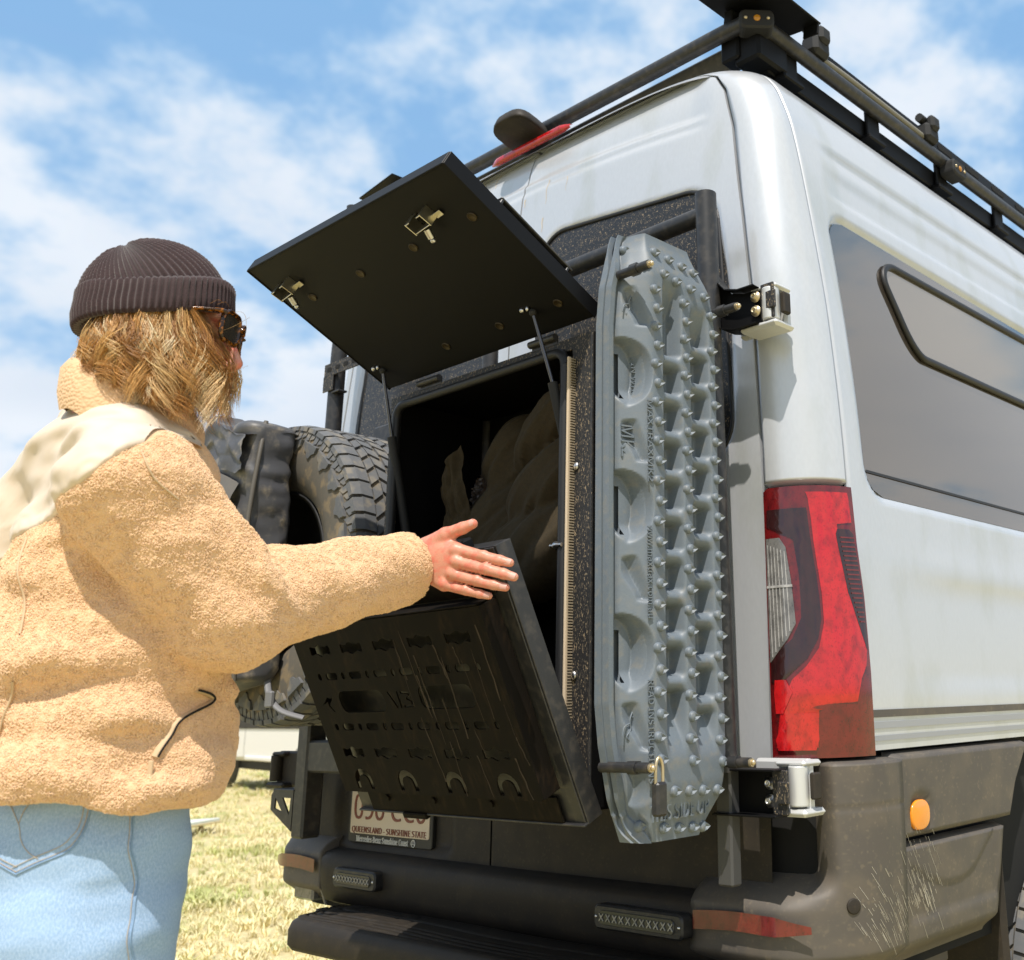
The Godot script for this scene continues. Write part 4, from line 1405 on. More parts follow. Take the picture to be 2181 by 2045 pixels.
		for k in 7: mud.quad(Vector3(pts[k].x, pts[k].y, 0.0486), Vector3(pts[15 - k].x, pts[15 - k].y, 0.0486), Vector3(pts[14 - k].x, pts[14 - k].y, 0.0486), Vector3(pts[k + 1].x, pts[k + 1].y, 0.0486))
	part("mud_streaks", mud, M["dried mud"], dm).set_meta("kind", "stuff")

func box_contents() -> void:
	var f := noise(FastNoiseLite.TYPE_SIMPLEX_SMOOTH, 3.2, 61, 3)
	var r := noise(FastNoiseLite.TYPE_SIMPLEX_SMOOTH, 14.0, 62, 2)
	# big olive sack slumped against the right wall: three pillows with deep creases between
	var s := MB.new()
	var pil := [[Vector3(0.555, 1.745, 0.235), Vector3(0.20, 0.080, 0.105), 0.38], [Vector3(0.565, 1.605, 0.265), Vector3(0.185, 0.095, 0.10), 0.42], [Vector3(0.50, 1.465, 0.285), Vector3(0.25, 0.095, 0.085), 0.22], [Vector3(0.33, 1.70, 0.20), Vector3(0.11, 0.115, 0.08), -0.5], [Vector3(0.30, 1.52, 0.22), Vector3(0.16, 0.13, 0.08), 0.5]]
	nets(s, func(p: Vector3) -> float:
		var d := 1e9
		for q in pil:
			var o: Vector3 = p - q[0]
			var cs := cos(q[2])
			var sn := sin(q[2])
			d = smin(d, egg(Vector3(o.x * cs + o.y * sn, o.y * cs - o.x * sn, o.z), q[1]), 0.006)
		d += 0.024 * absf(f.get_noise_3d(p.x * 1.3 - p.y * 0.8, p.y * 2.6 - p.x * 1.6, p.z * 0.5)) - 0.006 + 0.003 * r.get_noise_3dv(p)
		return maxf(d, maxf(p.x - 0.728, 0.115 - p.z)), Vector3(0.20, 1.33, 0.10), Vector3(0.74, 1.88, 0.40), 0.0085)
	part_top("canvas_sack", s, M["olive canvas"], "olive canvas bag with deep folds filling the right of the open box", "bag")
	# loose flap hanging at the left
	var l := MB.new()
	l.grid(func(i: int, j: int) -> Vector3:
		var t := j / 60.0
		var u := i / 50.0
		var a := Vector3(0.115, 1.45, 0.28).lerp(Vector3(0.110, 1.60, 0.27), t)
		var b := Vector3(0.30, 1.37, 0.345).lerp(Vector3(0.225, 1.74, 0.28), t)
		var p := a.lerp(b, u)
		var bow := sin(u * PI)
		p.z += 0.035 * bow + 0.025 * sin(t * 5.0 + u * 3.0) + 0.015 * f.get_noise_2d(u * 1.2 + 3.0, t * 1.2)
		p.y -= 0.02 * bow * (1.0 - t)
		return p, 50, 60)
	l.grid(func(i: int, j: int) -> Vector3:
		var u := i / 30.0
		var t := j / 20.0
		return Vector3(lerpf(0.14, 0.26, u), lerpf(1.33, 1.41 + 0.05 * (1 - u), t), 0.27 + 0.03 * sin(u * 4.0 + t * 2.0)), 30, 20)
	part_top("canvas_flap", l, M["olive canvas"], "loose olive canvas flap hanging beside the bag in the box", "cloth")
	var w := MB.new()
	w.grid(func(i: int, j: int) -> Vector3:
		var u := i / 24.0
		var t := j / 18.0
		return Vector3(lerpf(0.135, 0.225, u), lerpf(1.615, 1.665 + 0.035 * u, t) , 0.20 + 0.02 * f.get_noise_2d(u * 4.0, t * 4.0) + 0.02 * u), 24, 18)
	part_top("wrapper", w, M["brown wrap"], "crumpled glossy brown wrapper behind the canvas flap", "wrapper")
	var st := MB.new()
	st.xf = Transform3D(Basis(Vector3(0, 0, 1), 0.12) * Basis(Vector3(1, 0, 0), -0.2), Vector3(0.655, 1.16, 0.33))
	st.prism(PackedVector2Array([Vector2(-0.014, -0.11), Vector2(0.012, -0.11), Vector2(0.016, 0.05), Vector2(0.004, 0.085), Vector2(-0.016, 0.06)]), -0.012, 0.012, 0.002)
	part_top("firewood_stick", st, M["split wood"], "split piece of orange firewood low in the open box", "firewood")

func part_top(called: String, m: MB, mt: Material, label: String, category: String, group := "") -> MeshInstance3D:
	var o := part(called, m, mt)
	tag(o, label, category, group)
	return o

# ---------------------------------------------------------------- steel carriers on the doors
func carriers() -> void:
	var c := thing("door_carrier", "black steel tube carrier on the right door behind the box and boards", "carrier", Vector3(0.8, 0.8, 0.1), "tube carriers hinged on the rear doors")
	var a := MB.new()
	a.tube(PackedVector3Array([Vector3(0.822, 1.02, 0.095), Vector3(0.806, 2.255, 0.095)]), 0.0245, 18)
	part("upright_tube", a, M["black metal"], c)
	var b := MB.new()
	b.tube(PackedVector3Array([Vector3(0.802, 2.205, 0.095), Vector3(0.05, 2.205, 0.095)]), 0.021, 14)
	part("cross_tube", b, M["black metal"], c)
	var b2 := MB.new()
	b2.tube(PackedVector3Array([Vector3(0.05, 2.205, 0.095), Vector3(0.05, 0.95, 0.095)]), 0.021, 14)
	part("upright_tube", b2, M["black metal"], c)
	var br := MB.new()
	br.box(Vector3(0.69, 1.925, 0.335), Vector3(0.12, 0.075, 0.004), 0.001)
	br.box(Vector3(0.70, 1.965, 0.27), Vector3(0.17, 0.004, 0.13), 0.001)
	br.box(Vector3(0.72, 1.99, 0.20), Vector3(0.04, 0.10, 0.02), 0.003)
	br.box(Vector3(0.772, 2.04, 0.19), Vector3(0.035, 0.004, 0.10), 0.001)
	br.box(Vector3(0.757, 1.98, 0.19), Vector3(0.004, 0.12, 0.10), 0.001)
	var bm := part("bracket_plate", br, M["dusty black"], c)
	var v := text_part("stamped_letters", "VIB", 0.045, "Droid Sans", 0.002, "gold washer", c)
	v.position = Vector3(0.745, 1.905, 0.338) - c.position
	v.scale = Vector3(0.7, 1, 1)
	var ho := MB.new()
	ho.tube(PackedVector3Array([Vector3(0.706, 1.93, 0.3345), Vector3(0.706, 1.93, 0.3378)]), 0.006, 12)
	part("bolt_hole", ho, M["shadow black"], bm)
	# plates that reach the hinges
	var up := MB.new()
	up.xf = Transform3D(Basis(Vector3(0, 1, 0), 0.10), Vector3(0.0, 0, 0.150))
	up.prism(PackedVector2Array([Vector2(0.80, 2.075), Vector2(0.822, 2.045), Vector2(0.852, 2.012), Vector2(0.885, 2.004), Vector2(0.925, 2.006), Vector2(0.931, 1.998), Vector2(0.934, 1.936), Vector2(0.928, 1.924), Vector2(0.872, 1.921), Vector2(0.838, 1.930), Vector2(0.80, 1.952)]), -0.006, 0.0, 0.001)
	for q in [[[0.80, 2.078], [0.822, 2.047], [0.852, 2.014], [0.885, 2.006], [0.925, 2.008]], [[0.80, 1.950], [0.838, 1.928], [0.872, 1.919], [0.928, 1.922]]]:
		for i in q.size() - 1:
			var p0 := Vector3(q[i][0], q[i][1], 0.0)
			var p1 := Vector3(q[i + 1][0], q[i + 1][1], 0.0)
			up.quad(p0 + Vector3(0, 0, -0.03), p0 + Vector3(0, 0, 0.028), p1 + Vector3(0, 0, 0.028), p1 + Vector3(0, 0, -0.03))
			up.quad(p0 + Vector3(0, -0.003, 0.028), p1 + Vector3(0, -0.003, 0.028), p1 + Vector3(0, 0, 0.028), p0 + Vector3(0, 0, 0.028))
	part("hinge_arm", up, M["lid black"], c)
	var lo := MB.new()
	lo.box(Vector3(0.872, 0.985, 0.070), Vector3(0.150, 0.078, 0.004), 0.001)
	lo.box(Vector3(0.872, 1.025, 0.088), Vector3(0.154, 0.004, 0.04), 0.001)
	lo.box(Vector3(0.872, 0.944, 0.088), Vector3(0.154, 0.004, 0.04), 0.001)
	part("hinge_arm", lo, M["lid black"], c)
	for y in [1.97, 0.985]:
		var tx := MB.new()
		tx.box(Vector3(0.944, y, 0.082 if y < 1.5 else 0.062), Vector3(0.035, 0.080, 0.006), 0.002)
		tx.box(Vector3(0.955, y, 0.088 if y < 1.5 else 0.066), Vector3(0.026, 0.040, 0.006), 0.002)
		part("hinge_tab", tx, M["dusty black"], c)
		for k in [-1, 1]:
			var bo := MB.new()
			bo.xf = Transform3D(Basis(Vector3(1, 0, 0), PI / 2), Vector3(0.914, y + 0.016 * k, 0.074 if y < 1.5 else 0.064))
			bo.lathe(PackedVector2Array([Vector2(0.0125, 0.0), Vector2(0.012, 0.003), Vector2(0.0075, 0.0035), Vector2(0.0072, 0.010), Vector2(0.004, 0.011), Vector2(0.0035, 0.006), Vector2(0.0, 0.006)]), 18)
			part("hinge_bolt", bo, M["gold washer"] if y > 1.5 else M["steel"], c)
	var po := MB.new()
	po.box(Vector3(0.818, 0.925, 0.085), Vector3(0.038, 0.22, 0.03), 0.004)
	part("foot_post", po, M["post grey"], c)
	# carrier of the spare wheel on the left door
	var w := thing("door_carrier", "black steel post carrier on the left door holding the spare wheel", "carrier", Vector3(-0.71, 0.8, 0.1), "tube carriers hinged on the rear doors")
	var p := MB.new()
	p.tube(PackedVector3Array([Vector3(-0.708, 1.16, 0.10), Vector3(-0.700, 2.2, 0.10), Vector3(-0.672, 2.72, 0.10)]), 0.024, 16)
	part("upright_tube", p, M["black metal"], w)
	var p2 := MB.new()
	p2.box(Vector3(-0.688, 0.985, 0.10), Vector3(0.058, 0.33, 0.058), 0.006)
	part("square_post", p2, M["black metal"], w)
	var st := MB.new()
	st.box(Vector3(-0.63, 2.168, 0.128), Vector3(0.19, 0.042, 0.004), 0.001)
	st.box(Vector3(-0.70, 2.125, 0.128), Vector3(0.055, 0.05, 0.004), 0.001)
	var sm := part("slotted_strap", st, M["dusty black"], w)
	for i in 4:
		var sl := MB.new()
		sl.xf = Transform3D(Basis(), Vector3(-0.695 + i * 0.045, 2.168, 0.1302))
		sl.prism(rr_poly(-0.012, 0.012, -0.007, 0.007, 0.006, 3), -0.001, 0.0008)
		part("slot", sl, M["shadow black"], sm)
	var lug := MB.new()
	lug.box(Vector3(-0.665, 2.095, 0.11), Vector3(0.04, 0.006, 0.03), 0.001)
	part("lug", lug, M["black metal"], w)
	for q in [[Vector3(-0.46, 1.035, 0.10), Vector3(0.42, 0.085, 0.05)], [Vector3(-0.52, 1.175, 0.11), Vector3(0.42, 0.11, 0.03)], [Vector3(-0.43, 1.5, 0.075), Vector3(0.10, 0.9, 0.05)]]:
		var be := MB.new()
		be.box(q[0], q[1], 0.006)
		part("beam", be, M["black metal"], w)
	var tri := CSGPolygon3D.new()
	tri.name = "cutout_bracket"
	tri.polygon = PackedVector2Array([Vector2(-0.118, 0.0), Vector2(0.0, -0.052), Vector2(0.0, 0.052), Vector2(-0.105, 0.052), Vector2(-0.118, 0.040)])
	tri.depth = 0.005
	tri.material = M["black metal"]
	for o in [[Vector2(-0.098, 0.004), Vector2(-0.054, -0.004), Vector2(-0.096, 0.034)], [Vector2(-0.058, 0.034), Vector2(-0.012, 0.034), Vector2(-0.016, -0.012)]]:
		var h := CSGPolygon3D.new()
		h.name = "cutout"
		h.operation = CSGShape3D.OPERATION_SUBTRACTION
		h.polygon = PackedVector2Array(o); h.depth = 0.03; h.position.z = 0.015
		h.material = M["black metal"]
		tri.add_child(h, true)
	tri.position = Vector3(-0.714, 0.89, 0.13) - w.position
	w.add_child(tri)
	var cap := MB.new()
	cap.box(Vector3(-0.765, 0.944, 0.105), Vector3(0.11, 0.005, 0.055), 0.001)
	part("bracket_cap", cap, M["black metal"], w)
	var pad := MB.new()
	pad.box(Vector3(-0.56, 1.905, 0.13), Vector3(0.10, 0.022, 0.05), 0.006)
	pad.ball(Vector3(-0.585, 1.925, 0.13), Vector3(0.018, 0.012, 0.018), 10, 6)
	part("clamp_pad", pad, M["matt black"], w)

func spare_wheel() -> void:
	var w := thing("spare_wheel", "muddy all-terrain spare wheel mounted upright on the left rear door", "spare wheel", Vector3(-0.47, 1.51, 0.25))
	var ty := MB.new()
	var tr := MB.new()
	build_tyre(ty, tr, Transform3D(Basis(Vector3(0, 0, 1), 0.04), Vector3(-0.47, 1.51, 0.25)), 0.392, 0.25)
	part("tread", tr, M["tyre rubber"], part("tyre", ty, M["tyre sidewall"], w))
	var r := MB.new()
	r.xf = Transform3D(Basis(Vector3(1, 0, 0), PI / 2), Vector3(-0.47, 1.51, 0.25))
	r.lathe(PackedVector2Array([Vector2(0.206, 0.092), Vector2(0.212, 0.10), Vector2(0.20, 0.10), Vector2(0.19, 0.02), Vector2(0.06, 0.0), Vector2(0.055, 0.02), Vector2(0.0, 0.02)]), 40)
	part("rim", r, M["matt black"], w)
	# stray straw caught in the lugs
	var rng := RandomNumberGenerator.new()
	rng.seed = 12
	# bag strapped over the wheel
	var f := noise(FastNoiseLite.TYPE_SIMPLEX_SMOOTH, 5.0, 71, 3)
	var g := noise(FastNoiseLite.TYPE_SIMPLEX_SMOOTH, 2.2, 72, 2)
	var b := thing("wheel_bag", "black dusty vinyl bag with a mesh pocket strapped over the spare wheel", "bag", Vector3(-0.47, 1.2, 0.45))
	var bag_at := Vector3(-0.165, -0.02, 0.0)
	var sack := MB.new()
	sack.grid(func(i: int, j: int) -> Vector3:
		var a := TAU * i / 120.0
		var t := j / 90.0
		var y := lerpf(1.22, 1.885, t)
		var e := 0.36
		var cx := signf(cos(a)) * pow(absf(cos(a)), e)
		var cz := signf(sin(a)) * pow(absf(sin(a)), e)
		var close := sst(0.0, 0.05, t) * sst(1.0, 0.94, t)
		var p := Vector3(-0.465 + 0.255 * cx * (0.5 + 0.5 * close) , y, 0.445 - 0.062 * cz * (0.3 + 0.7 * close))
		p.y += 0.05 * sst(-0.5, -0.27, p.x) * sst(0.8, 1.0, t) - 0.05 * sst(-0.45, -0.75, p.x) * sst(0.5, 1.0, t)
		var k := 0.030 * (1.0 - absf(f.get_noise_3d(p.x * 0.8, p.y, p.z)) * 2.2) * 0.5 + 0.02 * g.get_noise_3d(p.x, p.y, p.z)
		return p + Vector3(cx * 0.4, 0, -cz).normalized() * k, 120, 90, true)
	part("sack", MB_shift(sack, bag_at), M["bag vinyl"], b)
	var lid := MB.new()
	lid.grid(func(i: int, j: int) -> Vector3:
		var u := i / 60.0
		var t := j / 30.0
		var x := lerpf(-0.745, -0.205, u)
		var ridge_y := lerpf(1.835, 1.905, sst(0.0, 0.62, u)) + 0.03 * exp(-pow((u - 0.66) / 0.07, 2)) - 0.035 * sst(0.72, 1.0, u)
		# over the top and down the front
		var q := t * 1.3
		var z := lerpf(0.385, 0.528, minf(q / 0.6, 1.0))
		var y := ridge_y - 0.025 * pow(maxf(0.0, q - 0.3), 1.0) - 0.13 * maxf(0.0, q - 0.62)
		var k := f.get_noise_2d(x * 1.4, q * 0.25)
		return Vector3(x, y + 0.018 * k, z + 0.014 * f.get_noise_2d(x * 1.2 + 3.0, q * 0.4)), 60, 30, true)
	part("top_flap", MB_shift(lid, bag_at), M["bag vinyl"], b)
	var mp := MB.new()
	mp.grid(func(i: int, j: int) -> Vector3:
		var u := i / 70.0
		var t := j / 50.0
		var x := lerpf(-0.66, -0.235, u)
		var y := lerpf(1.26, 1.66 + 0.02 * sin(u * 3.0), t)
		return Vector3(x, y, 0.522 + 0.020 * sin(u * PI) + 0.013 * sin(u * 19.0 + 2.0 * t + 2.0 * g.get_noise_2d(x, y)) * sst(0.0, 0.3, u)), 70, 50)
	part("mesh_pocket", MB_shift(mp, bag_at), M["bag mesh"], b)
	var pf := MB.new()
	pf.grid(func(i: int, j: int) -> Vector3:
		var u := i / 40.0
		var t := j / 24.0
		var x := lerpf(-0.56, -0.235, u)
		var y := lerpf(1.655 + 0.035 * sin(u * 2.6), 1.735 + 0.05 * sin(u * PI), t)
		return Vector3(x, y, 0.538 + 0.030 * sin(u * PI) * (1.0 - 0.5 * t) - 0.02 * t + 0.01 * f.get_noise_2d(x, y)), 40, 24)
	part("pocket_flap", MB_shift(pf, bag_at), M["bag pale"], b)
	var hem := PackedVector3Array()
	for i in 24:
		var u := i / 23.0
		hem.append(Vector3(lerpf(-0.56, -0.235, u), 1.652 + 0.035 * sin(u * 2.6), 0.541 + 0.030 * sin(u * PI)))
	var hm := MB.new()
	hm.tube(hem, 0.005, 6)
	part("flap_piping", MB_shift(hm, bag_at), M["matt black"], b)
	var side := MB.new()
	side.tube(smooth_path([Vector3(-0.215, 1.90, 0.47), Vector3(-0.20, 1.78, 0.49), Vector3(-0.205, 1.6, 0.50), Vector3(-0.21, 1.4, 0.50), Vector3(-0.215, 1.25, 0.49)]), 0.006, 8)
	part("side_binding", MB_shift(side, bag_at), M["bag pale"], b)
	var sp := MB.new()
	sp.tube(smooth_path([Vector3(-0.40, 1.26, 0.40), Vector3(-0.36, 1.20, 0.41), Vector3(-0.32, 1.16, 0.40), Vector3(-0.28, 1.14, 0.36)]), 0.009, 6, true, 0.4)
	sp.box(Vector3(-0.345, 1.185, 0.415), Vector3(0.028, 0.04, 0.014), 0.004)
	part("buckle_strap", sp, M["strap grey"], b)

func roof_rack() -> void:
	var r := thing("roof_rack", "black tubular roof rack with crossbars along the van roof", "roof rack", Vector3(0, 2.7, -2.0))
	for s in [1.0, -1.0]:
		var a := MB.new()
		a.tube(smooth_path([Vector3(0.0, 2.838, -0.125), Vector3(s * 0.45, 2.838, -0.125), Vector3(s * 0.72, 2.838, -0.125), Vector3(s * 0.778, 2.838, -0.140), Vector3(s * 0.793, 2.838, -0.20), Vector3(s * 0.793, 2.838, -0.6), Vector3(s * 0.790, 2.838, -1.9), Vector3(s * 0.79, 2.838, -4.2)], 8), 0.0215, 14)
		part("side_tube", a, M["black metal"], r)
		var l := MB.new()
		l.box(Vector3(s * 0.742, 2.775, -2.22), Vector3(0.05, 0.065, 4.0), 0.004)
		l.box(Vector3(s * 0.70, 2.80, -2.22), Vector3(0.004, 0.06, 4.0), 0.001)
		part("lower_rail", l, M["lid black"], r)
		var blk := MB.new()
		blk.box(Vector3(s * 0.748, 2.79, -0.215), Vector3(0.085, 0.085, 0.13), 0.008)
		blk.box(Vector3(s * 0.70, 2.80, -0.17), Vector3(0.06, 0.07, 0.06), 0.006)
		part("corner_foot", blk, M["lid black"], r)
		var k := MB.new()
		k.xf = Transform3D(Basis(Vector3(0, 0, 1), s * -0.12), Vector3(s * 0.785, 2.888, -0.17))
		k.box(Vector3(s * 0.0, 0.0, 0.0), Vector3(0.20, 0.006, 0.27), 0.002)
		k.box(Vector3(s * 0.075, -0.018, -0.125), Vector3(0.05, 0.034, 0.006), 0.002)
		k.box(Vector3(-s * 0.06, -0.03, 0.0), Vector3(0.03, 0.05, 0.12), 0.004)
		part("corner_plate", k, M["lid black"], r)
		for i in 9:
			var z := -0.30 - 0.42 * i
			var f := MB.new()
			f.box(Vector3(s * 0.775, 2.79, z), Vector3(0.012, 0.10, 0.07), 0.003)
			f.box(Vector3(s * 0.75, 2.742, z), Vector3(0.09, 0.016, 0.09), 0.004)
			part("foot", f, M["lid black"], r)
		# side lamps on the rail
		for z in [-0.150, -1.165]:
			var lm := MB.new()
			lm.xf = Transform3D(Basis(Vector3(0, 1, 0), s * (0.78 if z > -0.5 else PI / 2)), Vector3(s * (0.783 if z > -0.5 else 0.806), 2.838 - (0.0 if z > -0.5 else 0.028), z))
			lm.prism(rr_poly(-0.045, 0.045, -0.027, 0.027, 0.016, 4), -0.02, 0.030, 0.005)
			var lmm := part("marker_lamp", lm, M["matt black"], r)
			for q in [[0.0, 0.0095, "amber bulb"], [-0.029, 0.005, "gold washer"], [0.029, 0.005, "gold washer"]]:
				var sc := MB.new()
				sc.xf = lm.xf
				sc.ball(Vector3(q[0], 0, 0.030), Vector3(q[1], q[1], 0.005), 12, 6)
				part("bulb" if q[0] == 0.0 else "screw", sc, M[q[2]], lmm)
		var pk := MB.new()
		pk.box(Vector3(s * 0.735, 2.925, -2.3), Vector3(0.05, 0.055, 3.7), 0.006)
		var pm := part("top_plank", pk, M["lid black"], r)
		for i in 8:
			var sl := MB.new()
			sl.xf = Transform3D(Basis(Vector3(0, 1, 0), s * PI / 2), Vector3(s * 0.7605, 2.925, -0.62 - 0.2 * i))
			sl.prism(rr_poly(-0.05, 0.05, -0.009, 0.009, 0.008, 3), -0.001, 0.001)
			part("slot", sl, M["shadow black"], pm)
		var ho := MB.new()
		ho.tube(smooth_path([Vector3(s * 0.80, 2.866, -0.42), Vector3(s * 0.802, 2.868, -0.6), Vector3(s * 0.80, 2.868, -1.05)], 5), 0.009, 8)
		part("hose", ho, M["hose grey"], r)
		for z in [-0.40, -1.02]:
			var cl := MB.new()
			cl.box(Vector3(s * 0.80, 2.885, z), Vector3(0.055, 0.06, 0.075), 0.012)
			cl.box(Vector3(s * 0.825, 2.915, z), Vector3(0.03, 0.05, 0.05), 0.010)
			cl.tube(PackedVector3Array([Vector3(s * 0.80, 2.93, z - 0.045), Vector3(s * 0.80, 2.93, z + 0.045)]), 0.014, 10)
			part("clamp", cl, M["matt black"], r)
	for i in 9:
		var b := MB.new()
		b.box(Vector3(0, 2.80, -0.45 - 0.42 * i), Vector3(1.50, 0.025, 0.07), 0.004)
		part("crossbar", b, M["lid black"], r)
	var sh := MB.new()
	sh.box(Vector3(0, 2.812, -0.19), Vector3(1.52, 0.06, 0.012), 0.003, Basis(Vector3(1, 0, 0), 0.5))
	part("rear_fairing", sh, M["black metal"], r)

# ---------------------------------------------------------------- soft shapes: surface nets over a distance rule
func nets(m: MB, f: Callable, lo: Vector3, hi: Vector3, h: float) -> void:
	var B := 4
	var nx := int(ceil((hi.x - lo.x) / h / B)) * B
	var ny := int(ceil((hi.y - lo.y) / h / B)) * B
	var nz := int(ceil((hi.z - lo.z) / h / B)) * B
	var wx := nx + 1
	var wy := ny + 1
	var val := PackedFloat32Array()
	val.resize(wx * wy * (nz + 1))
	val.fill(1e9)
	var id := PackedInt32Array()
	id.resize(nx * ny * nz)
	id.fill(-1)
	var base := m.v.size()
	var cells := PackedInt32Array()
	var reach := h * B * 1.6 + 0.014
	for bz in nz / B:
		for by in ny / B:
			for bx in nx / B:
				var c := lo + Vector3(bx + 0.5, by + 0.5, bz + 0.5) * (h * B)
				if absf(f.call(c)) > reach * 1.25: continue
				for z in range(bz * B, bz * B + B + 1):
					for y in range(by * B, by * B + B + 1):
						var k := (z * wy + y) * wx + bx * B
						for x in range(bx * B, bx * B + B + 1):
							if val[k] > 1e8: val[k] = f.call(lo + Vector3(x, y, z) * h)
							k += 1
				for z in range(bz * B, bz * B + B):
					for y in range(by * B, by * B + B):
						for x in range(bx * B, bx * B + B):
							var k := (z * wy + y) * wx + x
							var s := 0
							var sum := Vector3.ZERO
							var q := [val[k], val[k + 1], val[k + wx], val[k + wx + 1], val[k + wx * wy], val[k + wx * wy + 1], val[k + wx * wy + wx], val[k + wx * wy + wx + 1]]
							var neg := 0
							for e in 8:
								if q[e] < 0: neg += 1
							if neg == 0 or neg == 8: continue
							for e in [[0, 1], [2, 3], [4, 5], [6, 7], [0, 2], [1, 3], [4, 6], [5, 7], [0, 4], [1, 5], [2, 6], [3, 7]]:
								var a: float = q[e[0]]
								var b: float = q[e[1]]
								if (a < 0) != (b < 0):
									var t := a / (a - b)
									var i0: int = e[0]
									var i1: int = e[1]
									sum += Vector3(i0 & 1, (i0 >> 1) & 1, i0 >> 2).lerp(Vector3(i1 & 1, (i1 >> 1) & 1, i1 >> 2), t)
									s += 1
							var g := Vector3(q[1] + q[3] + q[5] + q[7] - q[0] - q[2] - q[4] - q[6], q[2] + q[3] + q[6] + q[7] - q[0] - q[1] - q[4] - q[5], q[4] + q[5] + q[6] + q[7] - q[0] - q[1] - q[2] - q[3])
							id[(z * ny + y) * nx + x] = m.v.size()
							cells.append((z * ny + y) * nx + x)
							m.vert(lo + (Vector3(x, y, z) + sum / s) * h, g)
	for c in cells:
		var x := c % nx
		var y := (c / nx) % ny
		var z := c / (nx * ny)
		if x == 0 or y == 0 or z == 0: continue
		var k := (z * wy + y) * wx + x
		var a := val[k] < 0
		for ax in 3:
			var o: int = [1, wx, wx * wy][ax]
			var b := val[k + o] < 0
			if val[k + o] > 1e8 or a == b: continue
			var s1: int = [nx, nx * ny, 1][ax]
			var s2: int = [nx * ny, 1, nx][ax]
			var i0 := id[c]
			var i1 := id[c - s1]
			var i2 := id[c - s1 - s2]
			var i3 := id[c - s2]
			if i0 < 0 or i1 < 0 or i2 < 0 or i3 < 0: continue
			if a: m.ix.append_array([i0, i2, i1, i0, i3, i2])
			else: m.ix.append_array([i0, i1, i2, i0, i2, i3])

func cap(p: Vector3, a: Vector3, b: Vector3, ra: float, rb: float) -> float:
	var d := b - a
	var t := clampf((p - a).dot(d) / d.length_squared(), 0.0, 1.0)
	return p.distance_to(a + d * t) - lerpf(ra, rb, t)

func smin(a: float, b: float, k: float) -> float:
	var h := maxf(k - absf(a - b), 0.0) / k
	return minf(a, b) - h * h * k * 0.25

func egg(p: Vector3, r: Vector3) -> float:
	var k0 := (p / r).length()
	var k1 := (p / (r * r)).length()
	return k0 * (k0 - 1.0) / maxf(k1, 1e-6)

# ---------------------------------------------------------------- the person (own axes: x to the right of the picture, z towards the viewer)
const SHO := Vector3(0.086, 1.450, 0.125)
const ELB := Vector3(0.184, 1.295, 0.025)
const WRI := Vector3(0.344, 1.386, -0.266)
const ACR := Vector3(0.6, 0, 0.8)
const FWD := Vector3(0.8, 0, -0.6)
var fold_a: FastNoiseLite
var fold_b: FastNoiseLite
var ta := PackedFloat32Array()
var tb := PackedFloat32Array()

func jacket(p: Vector3) -> float:
	var q := p - Vector3(-0.022, 0, -0.058)
	var s := q.dot(ACR)
	var f := q.dot(FWD)
	var k := clampf((p.y - 1.0) / 0.01, 0, ta.size() - 1.001)
	var i := int(k)
	var a := lerpf(ta[i], ta[i + 1], k - i)
	var b := lerpf(tb[i], tb[i + 1], k - i)
	var e := sqrt(s * s / (a * a) + f * f / (b * b))
	var d := (e - 1.0) * b
	d = smin(d, cap(p, Vector3(-0.03, 1.53, -0.02), SHO, 0.080, 0.084), 0.05)
	d = smin(d, cap(p, Vector3(-0.06, 1.555, -0.07), Vector3(-0.202, 1.495, -0.15), 0.078, 0.074), 0.05)
	var hem := 1.047 - 0.14 * (p.x - 0.05) + 0.004 * sin(p.x * 40.0)
	d = maxf(d, hem - p.y)
	# blousing above the hem, sag lines across the flank
	var wv := p.y - 1.30 - 0.32 * p.x
	d -= 0.012 * exp(-pow((p.y - hem - 0.035) / 0.03, 2))
	d += 0.020 * fold_a.get_noise_3d(p.x * 0.9, p.y * 2.0, p.z * 0.9) + 0.014 * exp(-pow((p.y - 1.185 + 0.25 * p.x - 0.03 * sin(p.x * 16.0)) / 0.020, 2)) - 0.016 * exp(-pow((p.y - 1.22 - 0.22 * p.x) / 0.028, 2))
	var arm := cap(p, SHO, ELB, 0.090, 0.082)
	var fo := cap(p, ELB, WRI, 0.080, 0.057)
	arm = smin(arm, fo, 0.03)
	# creases gathered in the elbow and along the forearm
	var ax := (WRI - ELB).normalized()
	var t := (p - ELB).dot(ax)
	var up := (p - ELB).dot(Vector3(-0.25, 0.9, 0.3))
	arm -= 0.011 * sin(t * 62.0 + up * 22.0 + 2.0 * fold_b.get_noise_3dv(p)) * exp(-pow((t - 0.035) / 0.065, 2)) * sst(-0.06, 0.04, up)
	arm += 0.005 * fold_b.get_noise_3d(p.x * 0.8, p.y * 1.2, p.z * 0.8) + 0.006 * fold_a.get_noise_3d(p.x * 1.3, p.y * 1.3, p.z * 1.3)
	arm = maxf(arm, (p - WRI).dot(ax) - 0.012)
	# hollow cuff
	arm = maxf(arm, -cap(p, WRI - ax * 0.03, WRI + ax * 0.06, 0.040, 0.042))
	d = smin(d, arm, 0.007)
	var la := cap(p, Vector3(-0.202, 1.487, -0.15), Vector3(-0.275, 1.25, -0.13), 0.074, 0.07)
	la = smin(la, cap(p, Vector3(-0.275, 1.25, -0.13), Vector3(-0.10, 1.14, -0.28), 0.068, 0.05), 0.03)
	return smin(d, la, 0.03)

